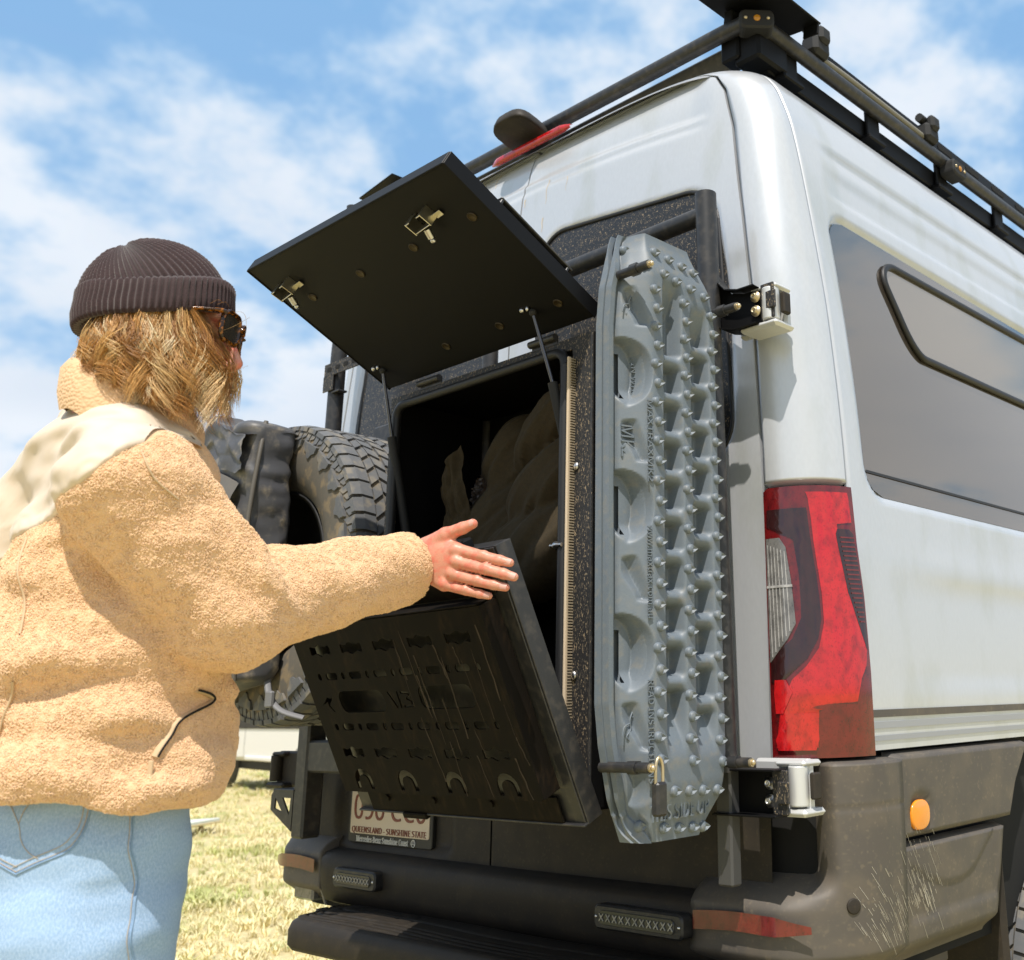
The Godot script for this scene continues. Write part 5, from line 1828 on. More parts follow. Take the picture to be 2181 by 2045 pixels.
func jeans(p: Vector3) -> float:
	var q := p - Vector3(-0.030, 0, -0.060)
	var s := q.dot(ACR)
	var f := q.dot(FWD)
	var hip := sst(0.70, 0.92, p.y)
	var a := lerpf(0.165, 0.184, hip) - 0.012 * sst(1.0, 1.1, p.y)
	var b := lerpf(0.12, 0.138, hip) - 0.02 * sst(0.98, 1.1, p.y)
	var d := (sqrt(s * s / (a * a) + f * f / (b * b)) - 1.0) * b
	d = maxf(d, p.y - 1.10)
	d = maxf(d, 0.80 - p.y)
	for k in [1.0, -1.0]:
		var h: Vector3 = Vector3(-0.030, 0.86, -0.06) + ACR * 0.088 * k
		var n: Vector3 = Vector3(-0.030, 0.48, -0.06) + ACR * 0.092 * k + FWD * 0.02
		var an: Vector3 = Vector3(-0.030, 0.08, -0.06) + ACR * 0.095 * k
		var l := smin(cap(p, h, n, 0.096, 0.072), cap(p, n, an, 0.072, 0.062), 0.03)
		d = smin(d, maxf(l, 0.05 - p.y), 0.05)
	return d + 0.005 * fold_a.get_noise_3d(p.x, p.y * 2.4, p.z)

const HEAD := Vector3(0.006, 1.735, 0.0)
const HEAD_SIZE := 0.92
func fit_head(m: MB) -> MB:
	for i in m.v.size(): m.v[i] = HEAD + (m.v[i] - HEAD) * HEAD_SIZE
	return m

func bare_head(p0: Vector3) -> float:
	var p := HEAD + (p0 - HEAD) / HEAD_SIZE
	# face looks along x of the head's own frame
	var o := p - Vector3(0.012, 1.738, 0.0)
	var c := cos(0.22)
	var n := sin(0.22)
	var q := Vector3(o.x * c - o.z * n, o.y, o.x * n + o.z * c)
	q = Vector3(o.x * c + o.z * -n, o.y, o.x * n + o.z * c)
	var d := egg(q - Vector3(0.002, 0.012, 0), Vector3(0.100, 0.110, 0.078))
	d = smin(d, egg(q - Vector3(0.055, -0.072, 0), Vector3(0.062, 0.062, 0.056)), 0.05)
	d = smin(d, cap(q, Vector3(0.098, -0.118, 0), Vector3(0.04, -0.105, 0), 0.017, 0.022), 0.035)
	# brow, nose, lips
	d = smin(d, cap(q, Vector3(0.108, 0.012, -0.03), Vector3(0.108, 0.012, 0.03), 0.012, 0.012), 0.015)
	d = smin(d, cap(q, Vector3(0.116, -0.005, 0), Vector3(0.137, -0.062, 0), 0.007, 0.0115), 0.012)
	d = smin(d, cap(q, Vector3(0.128, -0.070, -0.011), Vector3(0.128, -0.070, 0.011), 0.008, 0.008), 0.008)
	for k in [-1.0, 1.0]:
		d = smin(d, egg(q - Vector3(0.085, -0.045, 0.042 * k), Vector3(0.028, 0.026, 0.022)), 0.02)
		d = maxf(d, -egg(q - Vector3(0.115, -0.012, 0.034 * k), Vector3(0.012, 0.010, 0.018)))
	d = smin(d, cap(q, Vector3(0.112, -0.092, -0.018), Vector3(0.112, -0.092, 0.018), 0.0065, 0.0065), 0.007)
	d = smin(d, cap(q, Vector3(0.109, -0.104, -0.015), Vector3(0.109, -0.104, 0.015), 0.0075, 0.0075), 0.007)
	d = maxf(d, -cap(q, Vector3(0.121, -0.0975, -0.02), Vector3(0.121, -0.0975, 0.02), 0.002, 0.002))
	for k in [-1.0, 1.0]:
		d = smin(d, egg(q - Vector3(-0.008, -0.02, 0.083 * k), Vector3(0.018, 0.030, 0.009)), 0.006)
	return smin(d * HEAD_SIZE, cap(p0, Vector3(-0.015, 1.66, 0), Vector3(-0.035, 1.50, 0), 0.056, 0.062), 0.03)

var fingers := []
func hand(p: Vector3) -> float:
	var d := cap(p, Vector3(0.335, 1.386, -0.305), Vector3(0.372, 1.400, -0.285), 0.026, 0.0255)
	# palm: four metacarpals and the web of the thumb
	var w := Vector3(0.372, 1.402, -0.286)
	for k in 4:
		var c: Vector3 = fingers[k][0]
		var st := w + Vector3(0, 0.014 - 0.010 * k, 0)
		d = smin(d, cap(p, st, c + Vector3(-0.006, 0, -0.004), 0.0175, 0.0125 - 0.0008 * k), 0.018)
	d = smin(d, cap(p, Vector3(0.372, 1.414, -0.292), fingers[4][1], 0.017, 0.0115), 0.016)
	d = smin(d, cap(p, Vector3(0.395, 1.412, -0.282), Vector3(0.430, 1.418, -0.262), 0.012, 0.008), 0.016)
	var r := [[0.0112, 0.0097, 0.0088, 0.0072], [0.0112, 0.0098, 0.0089, 0.0074], [0.0106, 0.0092, 0.0084, 0.0070], [0.0096, 0.0081, 0.0073, 0.0062], [0.0155, 0.0120, 0.0106, 0.0086]]
	var all := 1e9
	for k in 5:
		var g := 1e9
		var fk: Array = fingers[k]
		for i in 3:
			g = smin(g, cap(p, fk[i], fk[i + 1], r[k][i], r[k][i + 1]), 0.003)
		# knuckle
		if k < 4:
			g = smin(g, p.distance_to(fk[1] + Vector3(0.0, 0.002, 0.003)) - r[k][1] * 0.88, 0.004)
			# creases over the middle joint
			var dv: Vector3 = (fk[1] - fk[0]).normalized()
			var al: float = (p - fk[1]).dot(dv)
			if absf(al) < 0.008: g += 0.0006 * (0.5 + 0.5 * cos(al * 2200.0)) * sst(0.008, 0.004, absf(al))
		all = minf(all, g)
	d = smin(d, all, 0.007)
	# tendons and knuckle heads on the back of the hand
	for k in 4: d = smin(d, p.distance_to(fingers[k][0] + Vector3(-0.003, 0.001, 0.006)) - 0.0062, 0.010)
	return d

func on_front(f: Callable, x: float, y: float, off := 0.0) -> Vector3:
	var z := 0.42
	for i in 60:
		var d: float = f.call(Vector3(x, y, z))
		if d < 0.0006: break
		z -= maxf(d * 0.7, 0.0006)
		if z < -0.4: break
	return Vector3(x, y, z + off)

func on_edge(f: Callable, x: float, y: float, off := 0.0) -> Vector3:
	var q := on_front(f, x, y, off)
	while q.z < -0.09 and x > -0.2:
		x -= 0.003
		q = on_front(f, x, y, off)
	return q

func _tables() -> void:
	for k in 75:
		var y := 1.0 + 0.01 * k
		ta.append(hermite(y, [Vector2(1.0, 0.20), Vector2(1.06, 0.212), Vector2(1.12, 0.216), Vector2(1.25, 0.208), Vector2(1.38, 0.195), Vector2(1.46, 0.172), Vector2(1.52, 0.145), Vector2(1.56, 0.122), Vector2(1.60, 0.098), Vector2(1.635, 0.078), Vector2(1.66, 0.04), Vector2(1.70, 0.01)]))
		tb.append(hermite(y, [Vector2(1.0, 0.158), Vector2(1.06, 0.172), Vector2(1.12, 0.176), Vector2(1.25, 0.165), Vector2(1.38, 0.15), Vector2(1.46, 0.13), Vector2(1.52, 0.112), Vector2(1.56, 0.10), Vector2(1.60, 0.088), Vector2(1.635, 0.076), Vector2(1.66, 0.04), Vector2(1.70, 0.01)]))

func build_person() -> void:
	fold_a = noise(FastNoiseLite.TYPE_SIMPLEX_SMOOTH, 5.5, 91, 2)
	fold_b = noise(FastNoiseLite.TYPE_SIMPLEX_SMOOTH, 13.0, 92, 2)
	_tables()
	fingers = [
		[Vector3(0.440, 1.411, -0.247), Vector3(0.488, 1.396, -0.228), Vector3(0.517, 1.388, -0.220), Vector3(0.535, 1.383, -0.217)],
		[Vector3(0.443, 1.390, -0.245), Vector3(0.495, 1.374, -0.224), Vector3(0.525, 1.365, -0.216), Vector3(0.543, 1.359, -0.214)],
		[Vector3(0.435, 1.370, -0.250), Vector3(0.479, 1.356, -0.232), Vector3(0.508, 1.348, -0.224), Vector3(0.528, 1.343, -0.221)],
		[Vector3(0.420, 1.354, -0.258), Vector3(0.457, 1.342, -0.243), Vector3(0.482, 1.335, -0.236), Vector3(0.498, 1.331, -0.234)],
		[Vector3(0.376, 1.424, -0.284), Vector3(0.414, 1.440, -0.262), Vector3(0.446, 1.449, -0.250), Vector3(0.464, 1.455, -0.245)]]
	var me := thing("person", "person in a tan fleece jacket, knitted beanie and jeans pushing the open box door", "person", Vector3(0.53054, 0, 1.12793))
	me.basis = Basis(Vector3(0.7678728, 0, -0.64060234), Vector3.UP, Vector3(0.64060234, 0, 0.7678728))
	me.set_meta("local", true)
	# skin
	var b := MB.new()
	nets(b, bare_head, Vector3(-0.13, 1.49, -0.12), Vector3(0.17, 1.87, 0.12), 0.0042)
	nets(b, hand, Vector3(0.30, 1.30, -0.34), Vector3(0.57, 1.48, -0.19), 0.0024)
	nets(b, func(p: Vector3) -> float:
		var d := jacket(p) + 0.03 if p.y > 1.05 else 1.0
		return minf(d, jeans(p) + 0.015), Vector3(-0.3, 0.02, -0.34), Vector3(0.38, 1.60, 0.3), 0.02)
	part("body", b, M["skin"], me)
	# nails
	for k in 5:
		var tip: Vector3 = fingers[k][3]
		var dir: Vector3 = (fingers[k][3] - fingers[k][2]).normalized()
		var out := Vector3(-0.30, 0.30, 0.9)
		out = (out - dir * out.dot(dir)).normalized()
		var side := dir.cross(out)
		var r: float = [0.0072, 0.0074, 0.0070, 0.0062, 0.0086][k]
		var n := MB.new()
		n.grid(func(i: int, j: int) -> Vector3:
			var u := (i / 8.0 - 0.5) * 2.0
			var v := (j / 8.0 - 0.72)
			var wd := sqrt(maxf(0.0, 1.0 - pow(absf(u), 4.0)))
			return tip + dir * (v * r * 1.7 * lerpf(0.8, 1.0, wd)) + (side * sin(u * 0.85) + out * cos(u * 0.85)) * (r + 0.0005 - 0.0006 * j / 8.0), 8, 8)
		part("fingernail", n, M["nail"], me)
	# trousers
	var jm := MB.new()
	nets(jm, jeans, Vector3(-0.28, 0.03, -0.30), Vector3(0.24, 1.12, 0.20), 0.0105)
	var jo := part("jeans", jm, M["denim"], me)
	var stitch := func(pts: Array, r: float, mt: String, called: String) -> void:
		var t := MB.new()
		var pp := PackedVector3Array()
		for q in smooth_path(pts, 10): pp.append(on_front(jeans, q.x, q.y, 0.0002))
		t.tube(pp, r, 6, false)
		part(called, t, M[mt], jo)
	var V := func(x: float, y: float) -> Vector3: return Vector3(x, y, 0)
	var edge := [V.call(0.062, 1.075), V.call(0.062, 1.05), V.call(0.062, 1.018), V.call(0.057, 0.999), V.call(0.046, 0.988), V.call(0.016, 0.976), V.call(-0.012, 0.964)]
	stitch.call(edge, 0.0010, "denim edge", "pocket_edge")
	stitch.call([V.call(-0.012, 0.964), V.call(-0.035, 0.974), V.call(-0.075, 0.992)], 0.0010, "denim edge", "pocket_edge")
	for e in [0.0025, 0.0075]:
		var inn := []
		for q in edge: inn.append(V.call(q.x - e, q.y + e * (0.0 if q.y > 1.0 else 1.0)))
		stitch.call(inn, 0.00045, "stitch tan", "pocket_stitch")
		stitch.call([V.call(-0.012, 0.964 + e * 1.2), V.call(-0.035, 0.974 + e), V.call(-0.075, 0.992 + e)], 0.00045, "stitch tan", "pocket_stitch")
	stitch.call([V.call(-0.085, 1.075), V.call(-0.064, 1.059), V.call(-0.038, 1.042), V.call(-0.022, 1.023), V.call(-0.013, 1.004), V.call(0.0, 0.990), V.call(0.014, 0.982)], 0.00045, "stitch tan", "pocket_stitch")
	stitch.call([V.call(0.012, 1.068), V.call(-0.007, 1.054), V.call(-0.017, 1.040), V.call(-0.022, 1.023)], 0.00045, "stitch tan", "pocket_stitch")
	stitch.call([V.call(0.096, 1.07), V.call(0.099, 1.039), V.call(0.111, 0.96), V.call(0.117, 0.904), V.call(0.121, 0.854), V.call(0.119, 0.80)], 0.0011, "denim edge", "side_seam")
	stitch.call([V.call(0.0935, 1.07), V.call(0.0965, 1.039), V.call(0.1085, 0.96), V.call(0.1145, 0.904), V.call(0.1185, 0.854), V.call(0.1165, 0.80)], 0.00045, "stitch tan", "seam_stitch")
	for k in [1.0, -1.0]:
		var sh := MB.new()
		var c: Vector3 = Vector3(-0.030, 0, -0.06) + ACR * 0.095 * k + FWD * 0.05
		nets(sh, func(p: Vector3) -> float:
			var q: Vector3 = p - c
			var u := q.dot(FWD)
			var w := q.dot(ACR)
			var d := egg(Vector3(u, q.y - 0.035, w), Vector3(0.145, 0.062, 0.050))
			d = smin(d, cap(Vector3(u, q.y, w), Vector3(-0.06, 0.06, 0), Vector3(-0.055, 0.12, 0), 0.05, 0.052), 0.03)
			return maxf(d, 0.004 - q.y), c + Vector3(-0.17, -0.02, -0.17), c + Vector3(0.17, 0.18, 0.17), 0.013)
		part("shoe", sh, M["shoe leather"], me)
	# jacket
	var jk := MB.new()
	nets(jk, jacket, Vector3(-0.37, 1.02, -0.36), Vector3(0.42, 1.70, 0.25), 0.0078)
	var jko := part("fleece_jacket", jk, M["fleece"], me)
	# nap: thousands of tiny tufts make the pile
	var rng := RandomNumberGenerator.new()
	rng.seed = 31
	var tuft := MB.new()
	tuft.grid(func(i: int, j: int) -> Vector3:
		var a := -TAU * i / 6.0
		var rr: float = [1.0, 0.86, 0.0][j]
		return Vector3(cos(a) * rr, [-0.3, 0.55, 1.0][j], sin(a) * rr), 6, 2)
	var mm := MultiMesh.new()
	mm.transform_format = MultiMesh.TRANSFORM_3D
	mm.use_colors = true
	mm.mesh = tuft.mesh()
	var spots: Array[Transform3D] = []
	var cl := FastNoiseLite.new()
	cl.noise_type = FastNoiseLite.TYPE_CELLULAR; cl.frequency = 95.0; cl.seed = 9
	cl.cellular_return_type = FastNoiseLite.RETURN_DISTANCE; cl.fractal_type = FastNoiseLite.FRACTAL_NONE
	var area := 0.0
	for t in range(0, jk.ix.size(), 3):
		var p0 := jk.v[jk.ix[t]]
		var p1 := jk.v[jk.ix[t + 1]]
		var p2 := jk.v[jk.ix[t + 2]]
		area += (p1 - p0).cross(p2 - p0).length() * 0.5 * 300000.0
		while area > 1.0:
			area -= 1.0
			var u := rng.randf()
			var w := rng.randf()
			if u + w > 1.0:
				u = 1.0 - u; w = 1.0 - w
			var p := p0 + (p1 - p0) * u + (p2 - p0) * w
			var nn := (jk.n[jk.ix[t]] + jk.n[jk.ix[t + 1]] + jk.n[jk.ix[t + 2]]).normalized()
			if nn.z < -0.55 or is_yoke(p): continue
			var up := (nn + Vector3(rng.randf_range(-0.5, 0.5), rng.randf_range(-0.7, 0.3), rng.randf_range(-0.5, 0.5))).normalized()
			var sd := up.cross(Vector3(rng.randf() - 0.5, rng.randf() - 0.5, rng.randf() - 0.5).normalized()).normalized()
			var r := rng.randf_range(0.0009, 0.0015)
			var deep := clampf((cl.get_noise_3dv(p) + 1.0) / 0.75, 0.0, 1.0)
			p += nn * 0.0032 * (1.0 - deep * deep) * 0.45
			spots.append(Transform3D(Basis(sd * r, up * r * rng.randf_range(0.6, 1.0), sd.cross(up) * r * rng.randf_range(0.6, 1.0)), p - nn * 0.0005))
	mm.instance_count = spots.size()
	for i in spots.size():
		mm.set_instance_transform(i, spots[i])
		var c := rng.randf_range(0.94, 1.05)
		mm.set_instance_color(i, Color(c, c * rng.randf_range(0.97, 1.02), c * rng.randf_range(0.94, 1.03)))
	var mi := MultiMeshInstance3D.new()
	mi.multimesh = mm
	mi.material_override = M["fleece nap"]
	mi.name = "fleece_nap"
	mi.set_meta("kind", "stuff")
	jko.add_child(mi, true)
	# smooth nylon yoke over the shoulders
	var yo := MB.new()
	yo.grid(func(i: int, j: int) -> Vector3:
		var x := lerpf(-0.275, 0.124, i / 90.0)
		var y0 := yoke_edge(x)
		var top := lin(x, [Vector2(-0.275, 1.49), Vector2(-0.20, 1.565), Vector2(-0.15, 1.605), Vector2(-0.09, 1.63), Vector2(0.0, 1.62), Vector2(0.05, 1.59), Vector2(0.10, 1.56), Vector2(0.128, 1.53)])
		var y := lerpf(y0, maxf(top, y0 + 0.004), j / 60.0)
		var q := on_front(jacket, x, y, 0.0)
		while q.z < (-0.02 if x > 0.03 else -0.26) and y > y0:
			y -= 0.006
			q = on_front(jacket, x, y, 0.0)
		var k := sin((x * 0.8 + y) * 150.0 + 9.0 * fold_b.get_noise_2d(x, y)) * exp(-(y - y0) / 0.035)
		q.z += 0.0045 + 0.0016 * k + 0.004 * fold_a.get_noise_2d(x * 2.0, y * 2.0) - 0.006 * exp(-(y - y0) / 0.003)
		return q, 90, 60)
	part("nylon_yoke", yo, M["nylon cream"], jko)
	var sm := MB.new()
	var pp := PackedVector3Array()
	for q in smooth_path([V.call(0.128, 1.488), V.call(0.140, 1.470), V.call(0.149, 1.451), V.call(0.160, 1.438), V.call(0.169, 1.428)], 8): pp.append(on_front(jacket, q.x, q.y, 0.002))
	sm.tube(pp, 0.0013, 6, false)
	part("shoulder_seam", sm, M["zip tape"], jko)
	for q in [[V.call(-0.075, 1.395), V.call(-0.062, 1.35), V.call(-0.045, 1.30), V.call(-0.035, 1.26)], [V.call(-0.03, 1.20), V.call(-0.045, 1.15), V.call(-0.06, 1.10)]]:
		var sl := MB.new()
		pp = PackedVector3Array()
		for e in smooth_path(q, 8): pp.append(on_front(jacket, e.x, e.y, 0.0018))
		for rnd in 3:
			for i in range(1, pp.size() - 1): pp[i] = pp[i] * 0.5 + (pp[i - 1] + pp[i + 1]) * 0.25
		sl.tube(pp, 0.0017, 6, false)
		part("panel_seam", sl, M["zip tape"], jko)
	var col := MB.new()
	col.grid(func(i: int, j: int) -> Vector3:
		var a := TAU * i / 72.0
		var k := [[-0.022, -0.012], [0.006, -0.016], [0.044, -0.013], [0.058, -0.003], [0.060, 0.008], [0.050, 0.016], [-0.02, 0.016]]
		var h: float = k[j][0]
		var r: float = 0.068 - k[j][1]
		return Vector3(-0.020 + cos(a) * r - 0.10 * h, 1.590 + h - 0.03 * cos(a) + 0.003 * sin(a * 7.0), sin(a) * r * 1.02), 72, 6, true)
	part("collar", col, M["fleece"], jko)
	var zp := MB.new()
	pp = PackedVector3Array()
	for q in smooth_path([V.call(0.152, 1.185), V.call(0.149, 1.165), V.call(0.145, 1.14), V.call(0.140, 1.12), V.call(0.134, 1.10)], 8): pp.append(on_edge(jacket, q.x, q.y, 0.001))
	for rnd in 6:
		for i in range(1, pp.size() - 1): pp[i] = pp[i] * 0.5 + (pp[i - 1] + pp[i + 1]) * 0.25
	zp.tube(pp, 0.0055, 8, true, 0.6)
	var zo := part("pocket_zip", zp, M["zip tape"], jko)
	var zd := MB.new()
	var dp := PackedVector3Array()
	for q in pp: dp.append(q + Vector3(0.005, 0, 0.001))
	zd.tube(dp, 0.0017, 6)
	part("pocket_opening", zd, M["shadow black"], zo)
	var pu := MB.new()
	var e0 := pp[pp.size() - 1]
	pu.box(e0 + Vector3(0.0, -0.016, 0.008), Vector3(0.007, 0.024, 0.003), 0.001)
	part("zip_pull", pu, M["zip tape"], zo)
	hat_and_hair(me)

func yoke_edge(x: float) -> float:
	return hermite(x, [Vector2(-0.30, 1.37), Vector2(-0.18, 1.392), Vector2(-0.085, 1.406), Vector2(0.016, 1.425), Vector2(0.060, 1.439), Vector2(0.085, 1.453), Vector2(0.110, 1.484), Vector2(0.132, 1.513)])

func is_yoke(p: Vector3) -> bool:
	return p.y > yoke_edge(p.x) and p.x < 0.128 and p.z > -0.22 and p.y > 1.40

func hat_and_hair(me: Node3D) -> void:
	var rng := RandomNumberGenerator.new()
	rng.seed = 8
	# beanie: ribs run from a gathered crown towards the back
	var bn := MB.new()
	var pole := Vector3(-0.34, 0.84, 0.42).normalized()
	var e1 := pole.cross(Vector3(0, 0, 1)).normalized()
	var e2 := pole.cross(e1)
	var N := 58
	bn.grid(func(i: int, j: int) -> Vector3:
		var a := TAU * i / (N * 6.0)
		var t := pow(j / 70.0, 0.9) * 1.95
		var d := (pole * cos(t) + (e1 * cos(a) + e2 * sin(a)) * sin(t)).normalized()
		var sq := Vector3(0.117, 0.112, 0.099)
		var r := 1.0 / (d / sq).length()
		var rib := cos(a * N) * 0.0022 * sst(0.0, 0.35, t) + 0.0006 * cos(t * 130.0 + PI * (i % 2))
		var dent := -0.007 * exp(-t * t / 0.02) + 0.003 * sin(a * 7.0) * exp(-t * t / 0.10)
		return Vector3(0.010, 1.774, 0.0) + d * (r + rib + dent), N * 6, 70, true, func(i: int, j: int) -> bool: return true)
	var bo := part("beanie", fit_head(bn), M["brown knit"], me)
	var cf := MB.new()
	var N2 := 74
	cf.grid(func(i: int, j: int) -> Vector3:
		var a := TAU * i / (N2 * 6.0)
		var k := [[0.056, -0.006], [0.060, 0.003], [0.054, 0.008], [0.040, 0.0095], [0.02, 0.010], [0.005, 0.009], [-0.002, 0.004], [0.0, -0.005]]
		var h: float = k[j][0]
		var off: float = k[j][1] + (cos(a * N2) * 0.0021 if j > 0 and j < 7 else 0.0) + 0.0007 * cos(j * PI)
		var x := cos(a) * (0.114 + off)
		var z := sin(a) * (0.095 + off)
		var y := 1.738 + 0.115 * x - 0.012 * sst(-0.02, 0.10, z) + h * (1.0 + 0.15 * sst(0.0, -0.1, x)) + 0.0035 * sin(a * 3.0 + 1.0)
		return Vector3(0.014 + x, y, z), N2 * 6, 7, true)
	part("cuff", fit_head(cf), M["brown knit"], bo)
	# stray fibres on the knit
	# hair: locks of fine strands
	var under := MB.new()
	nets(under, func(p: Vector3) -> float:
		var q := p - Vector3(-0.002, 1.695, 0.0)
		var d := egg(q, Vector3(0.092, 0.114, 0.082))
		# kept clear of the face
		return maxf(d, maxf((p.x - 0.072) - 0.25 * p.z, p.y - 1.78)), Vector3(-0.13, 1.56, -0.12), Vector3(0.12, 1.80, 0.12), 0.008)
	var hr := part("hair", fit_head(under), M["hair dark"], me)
	var st := MB.new()
	var tones := [Color(0.62, 0.31, 0.085), Color(0.80, 0.48, 0.18), Color(0.92, 0.66, 0.33), Color(0.36, 0.165, 0.045), Color(0.95, 0.78, 0.50)]
	for k in 310:
		# around the head: near side first, then the nape, thinner on the far side
		var ph := rng.randf_range(-0.25, 3.5)
		if k % 4 == 3: ph = rng.randf_range(3.1, 5.9)
		var low := k % 3 == 2
		var cx := cos(ph)
		var outw := Vector3(cx, 0, sin(ph))
		var tang := Vector3(outw.z, 0, -outw.x)
		var front := sst(-0.3, 0.9, cx)
		var root := Vector3(0.014 + (0.092 if cx > 0.0 else 0.082) * cx, 1.752 + 0.014 * cx + rng.randf_range(-0.006, 0.010) - 0.012 * sst(0.0, 1.0, sin(ph)), 0.082 * sin(ph))
		if low: root += Vector3(-0.012 * cx, rng.randf_range(-0.06, -0.025), -0.008 * sin(ph))
		if not low and ph < 0.5: root = Vector3(rng.randf_range(0.066, 0.100), 1.760 - rng.randf_range(0.0, 0.014), 0.062 + 0.014 * sin(ph))
		var len := lerpf(0.128, 0.200, front) * rng.randf_range(0.80, 1.06)
		if low: len *= 0.66
		var curl := rng.randf_range(0.006, 0.014)
		var turns := rng.randf_range(0.7, 1.7) * (1.0 if rng.randf() < 0.5 else -1.0)
		var p0 := rng.randf() * TAU
		var sweep := rng.randf_range(-0.010, 0.030) * (0.4 + front)
		var bulge := rng.randf_range(0.0, 0.016) * (0.4 if cx < -0.2 else 1.0)
		var wide := rng.randf_range(0.006, 0.013)
		var tone: Color = tones[rng.randi() % 5]
		var tone2: Color = tones[rng.randi() % 2 * 3]
		for s in 34:
			var a := rng.randf() * TAU
			var rad := sqrt(rng.randf()) * wide
			var dl := rng.randf_range(0.86, 1.04)
			var ph2 := rng.randf_range(-0.55, 0.55)
			var ka := rng.randf_range(0.6, 1.35)
			var base_r := rng.randf_range(0.00028, 0.00062)
			var pp := PackedVector3Array()
			var rr := PackedFloat32Array()
			var nseg := 15
			for i in nseg + 1:
				var t := float(i) / nseg
				var amp := curl * ka * (0.15 + 1.25 * sst(0.05, 0.8, t))
				var w := p0 + ph2 + t * TAU * turns
				var g := root + Vector3(0.6 * sweep * t + 0.022 * front * t * t, -t * len * dl, 0)
				g += outw * (bulge * sin(minf(t * 1.2, 1.0) * PI * 0.8) + amp * 0.75 * cos(w) + 0.004) + tang * (amp * sin(w) + sweep * sin(t * 2.2))
				g.y += amp * 0.45 * sin(w + 0.7) * t
				var open := (0.55 + 0.6 * sin(t * PI)) * (1.0 - 0.55 * t * t)
				g += (tang * cos(a) + (outw * 0.7 + Vector3(0, 0.4, 0)) * sin(a)) * rad * open
				pp.append(g)
				rr.append(base_r * (1.0 if t < 0.8 else (1.04 - t) / 0.24))
			var f := rng.randf_range(0.80, 1.2)
			var cc := tone.lerp(tone2, rng.randf() * 0.45)
			st.col = Color(minf(cc.r * f, 0.95), cc.g * f, cc.b * f)
			st.tube(pp, rr, 3, false)
	# flyaways over the cuff and in the wind
	for k in 3:
		var ph := rng.randf_range(-0.3, 0.3)
		var a := Vector3(0.008 + 0.12 * cos(ph), 1.745 + 0.015 * cos(ph), 0.104 * sin(ph))
		var lift := rng.randf_range(0.002, 0.014)
		var along := Vector3(-sin(ph), 0, cos(ph)) * rng.randf_range(-0.05, 0.05)
		var o := Vector3(cos(ph), 0, sin(ph)) * rng.randf_range(0.008, 0.018)
		st.col = tones[2 + rng.randi() % 3]
		st.tube(smooth_path([a, a + o + Vector3(0, lift, 0) + along * 0.4, a + o * 1.2 + Vector3(0, lift * 0.9, 0) + along, a + o + Vector3(0, lift * 0.1 - 0.01, 0) + along * 1.6], 5), 0.0003, 3, false)
	for q in [[Vector3(0.10, 1.70, 0.05), Vector3(0.15, 1.715, 0.03), Vector3(0.185, 1.74, 0.02)], [Vector3(0.11, 1.66, 0.04), Vector3(0.15, 1.638, 0.03), Vector3(0.19, 1.655, 0.02)], [Vector3(0.105, 1.60, 0.03), Vector3(0.135, 1.575, 0.03), Vector3(0.125, 1.535, 0.03)], [Vector3(0.10, 1.62, 0.04), Vector3(0.14, 1.60, 0.02), Vector3(0.145, 1.56, 0.02)]]:
		st.col = Color(0.42, 0.28, 0.14)
		st.tube(smooth_path(q, 8), 0.0003, 3, false)
	part("strands", fit_head(st), M["hair strand"], hr).set_meta("kind", "stuff")
	# sunglasses
	var hx := Basis(Vector3.UP, 0.22)
	var sg := MB.new()
	var at := func(x: float, y: float, z: float) -> Vector3:
		return Vector3(0.012, 1.738, 0) + Vector3(x * cos(0.22) + z * sin(0.22), y, -x * sin(0.22) + z * cos(0.22))
	for k in [1.0, -1.0]:
		var rim := PackedVector3Array()
		for q in rr_poly(0.010, 0.066, -0.040, 0.010, 0.016, 4):
			rim.append(at.call(0.140 - 3.2 * q.x * q.x + 0.10 * q.y, q.y + 0.002, q.x * k))
		rim.append(rim[0])
		sg.tube(rim, 0.0042, 8, false)
		sg.tube(smooth_path([at.call(0.128, 0.004, 0.068 * k), at.call(0.118, 0.006, 0.075 * k), at.call(0.05, 0.004, 0.084 * k), at.call(-0.01, 0.0, 0.088 * k)], 5), [0.0065, 0.0065, 0.0064, 0.0063, 0.006, 0.0055, 0.005, 0.0048, 0.0045, 0.004, 0.004, 0.004, 0.004, 0.004, 0.004, 0.004], 8, true, 0.6)
	sg.tube(PackedVector3Array([at.call(0.141, -0.008, 0.012), at.call(0.144, -0.006, 0.0), at.call(0.141, -0.008, -0.012)]), 0.004, 8)
	var so := part("sunglasses", fit_head(sg), M["tortoiseshell"], me)
	for k in [1.0, -1.0]:
		var ln := MB.new()
		ln.grid(func(i: int, j: int) -> Vector3:
			var z := lerpf(0.010, 0.066, i / 8.0)
			var y := lerpf(-0.038, 0.010, j / 6.0)
			return at.call(0.140 - 3.2 * z * z + 0.10 * y, y, z * k), 8, 6)
		part("dark_lens", fit_head(ln), M["sun lens"], so)

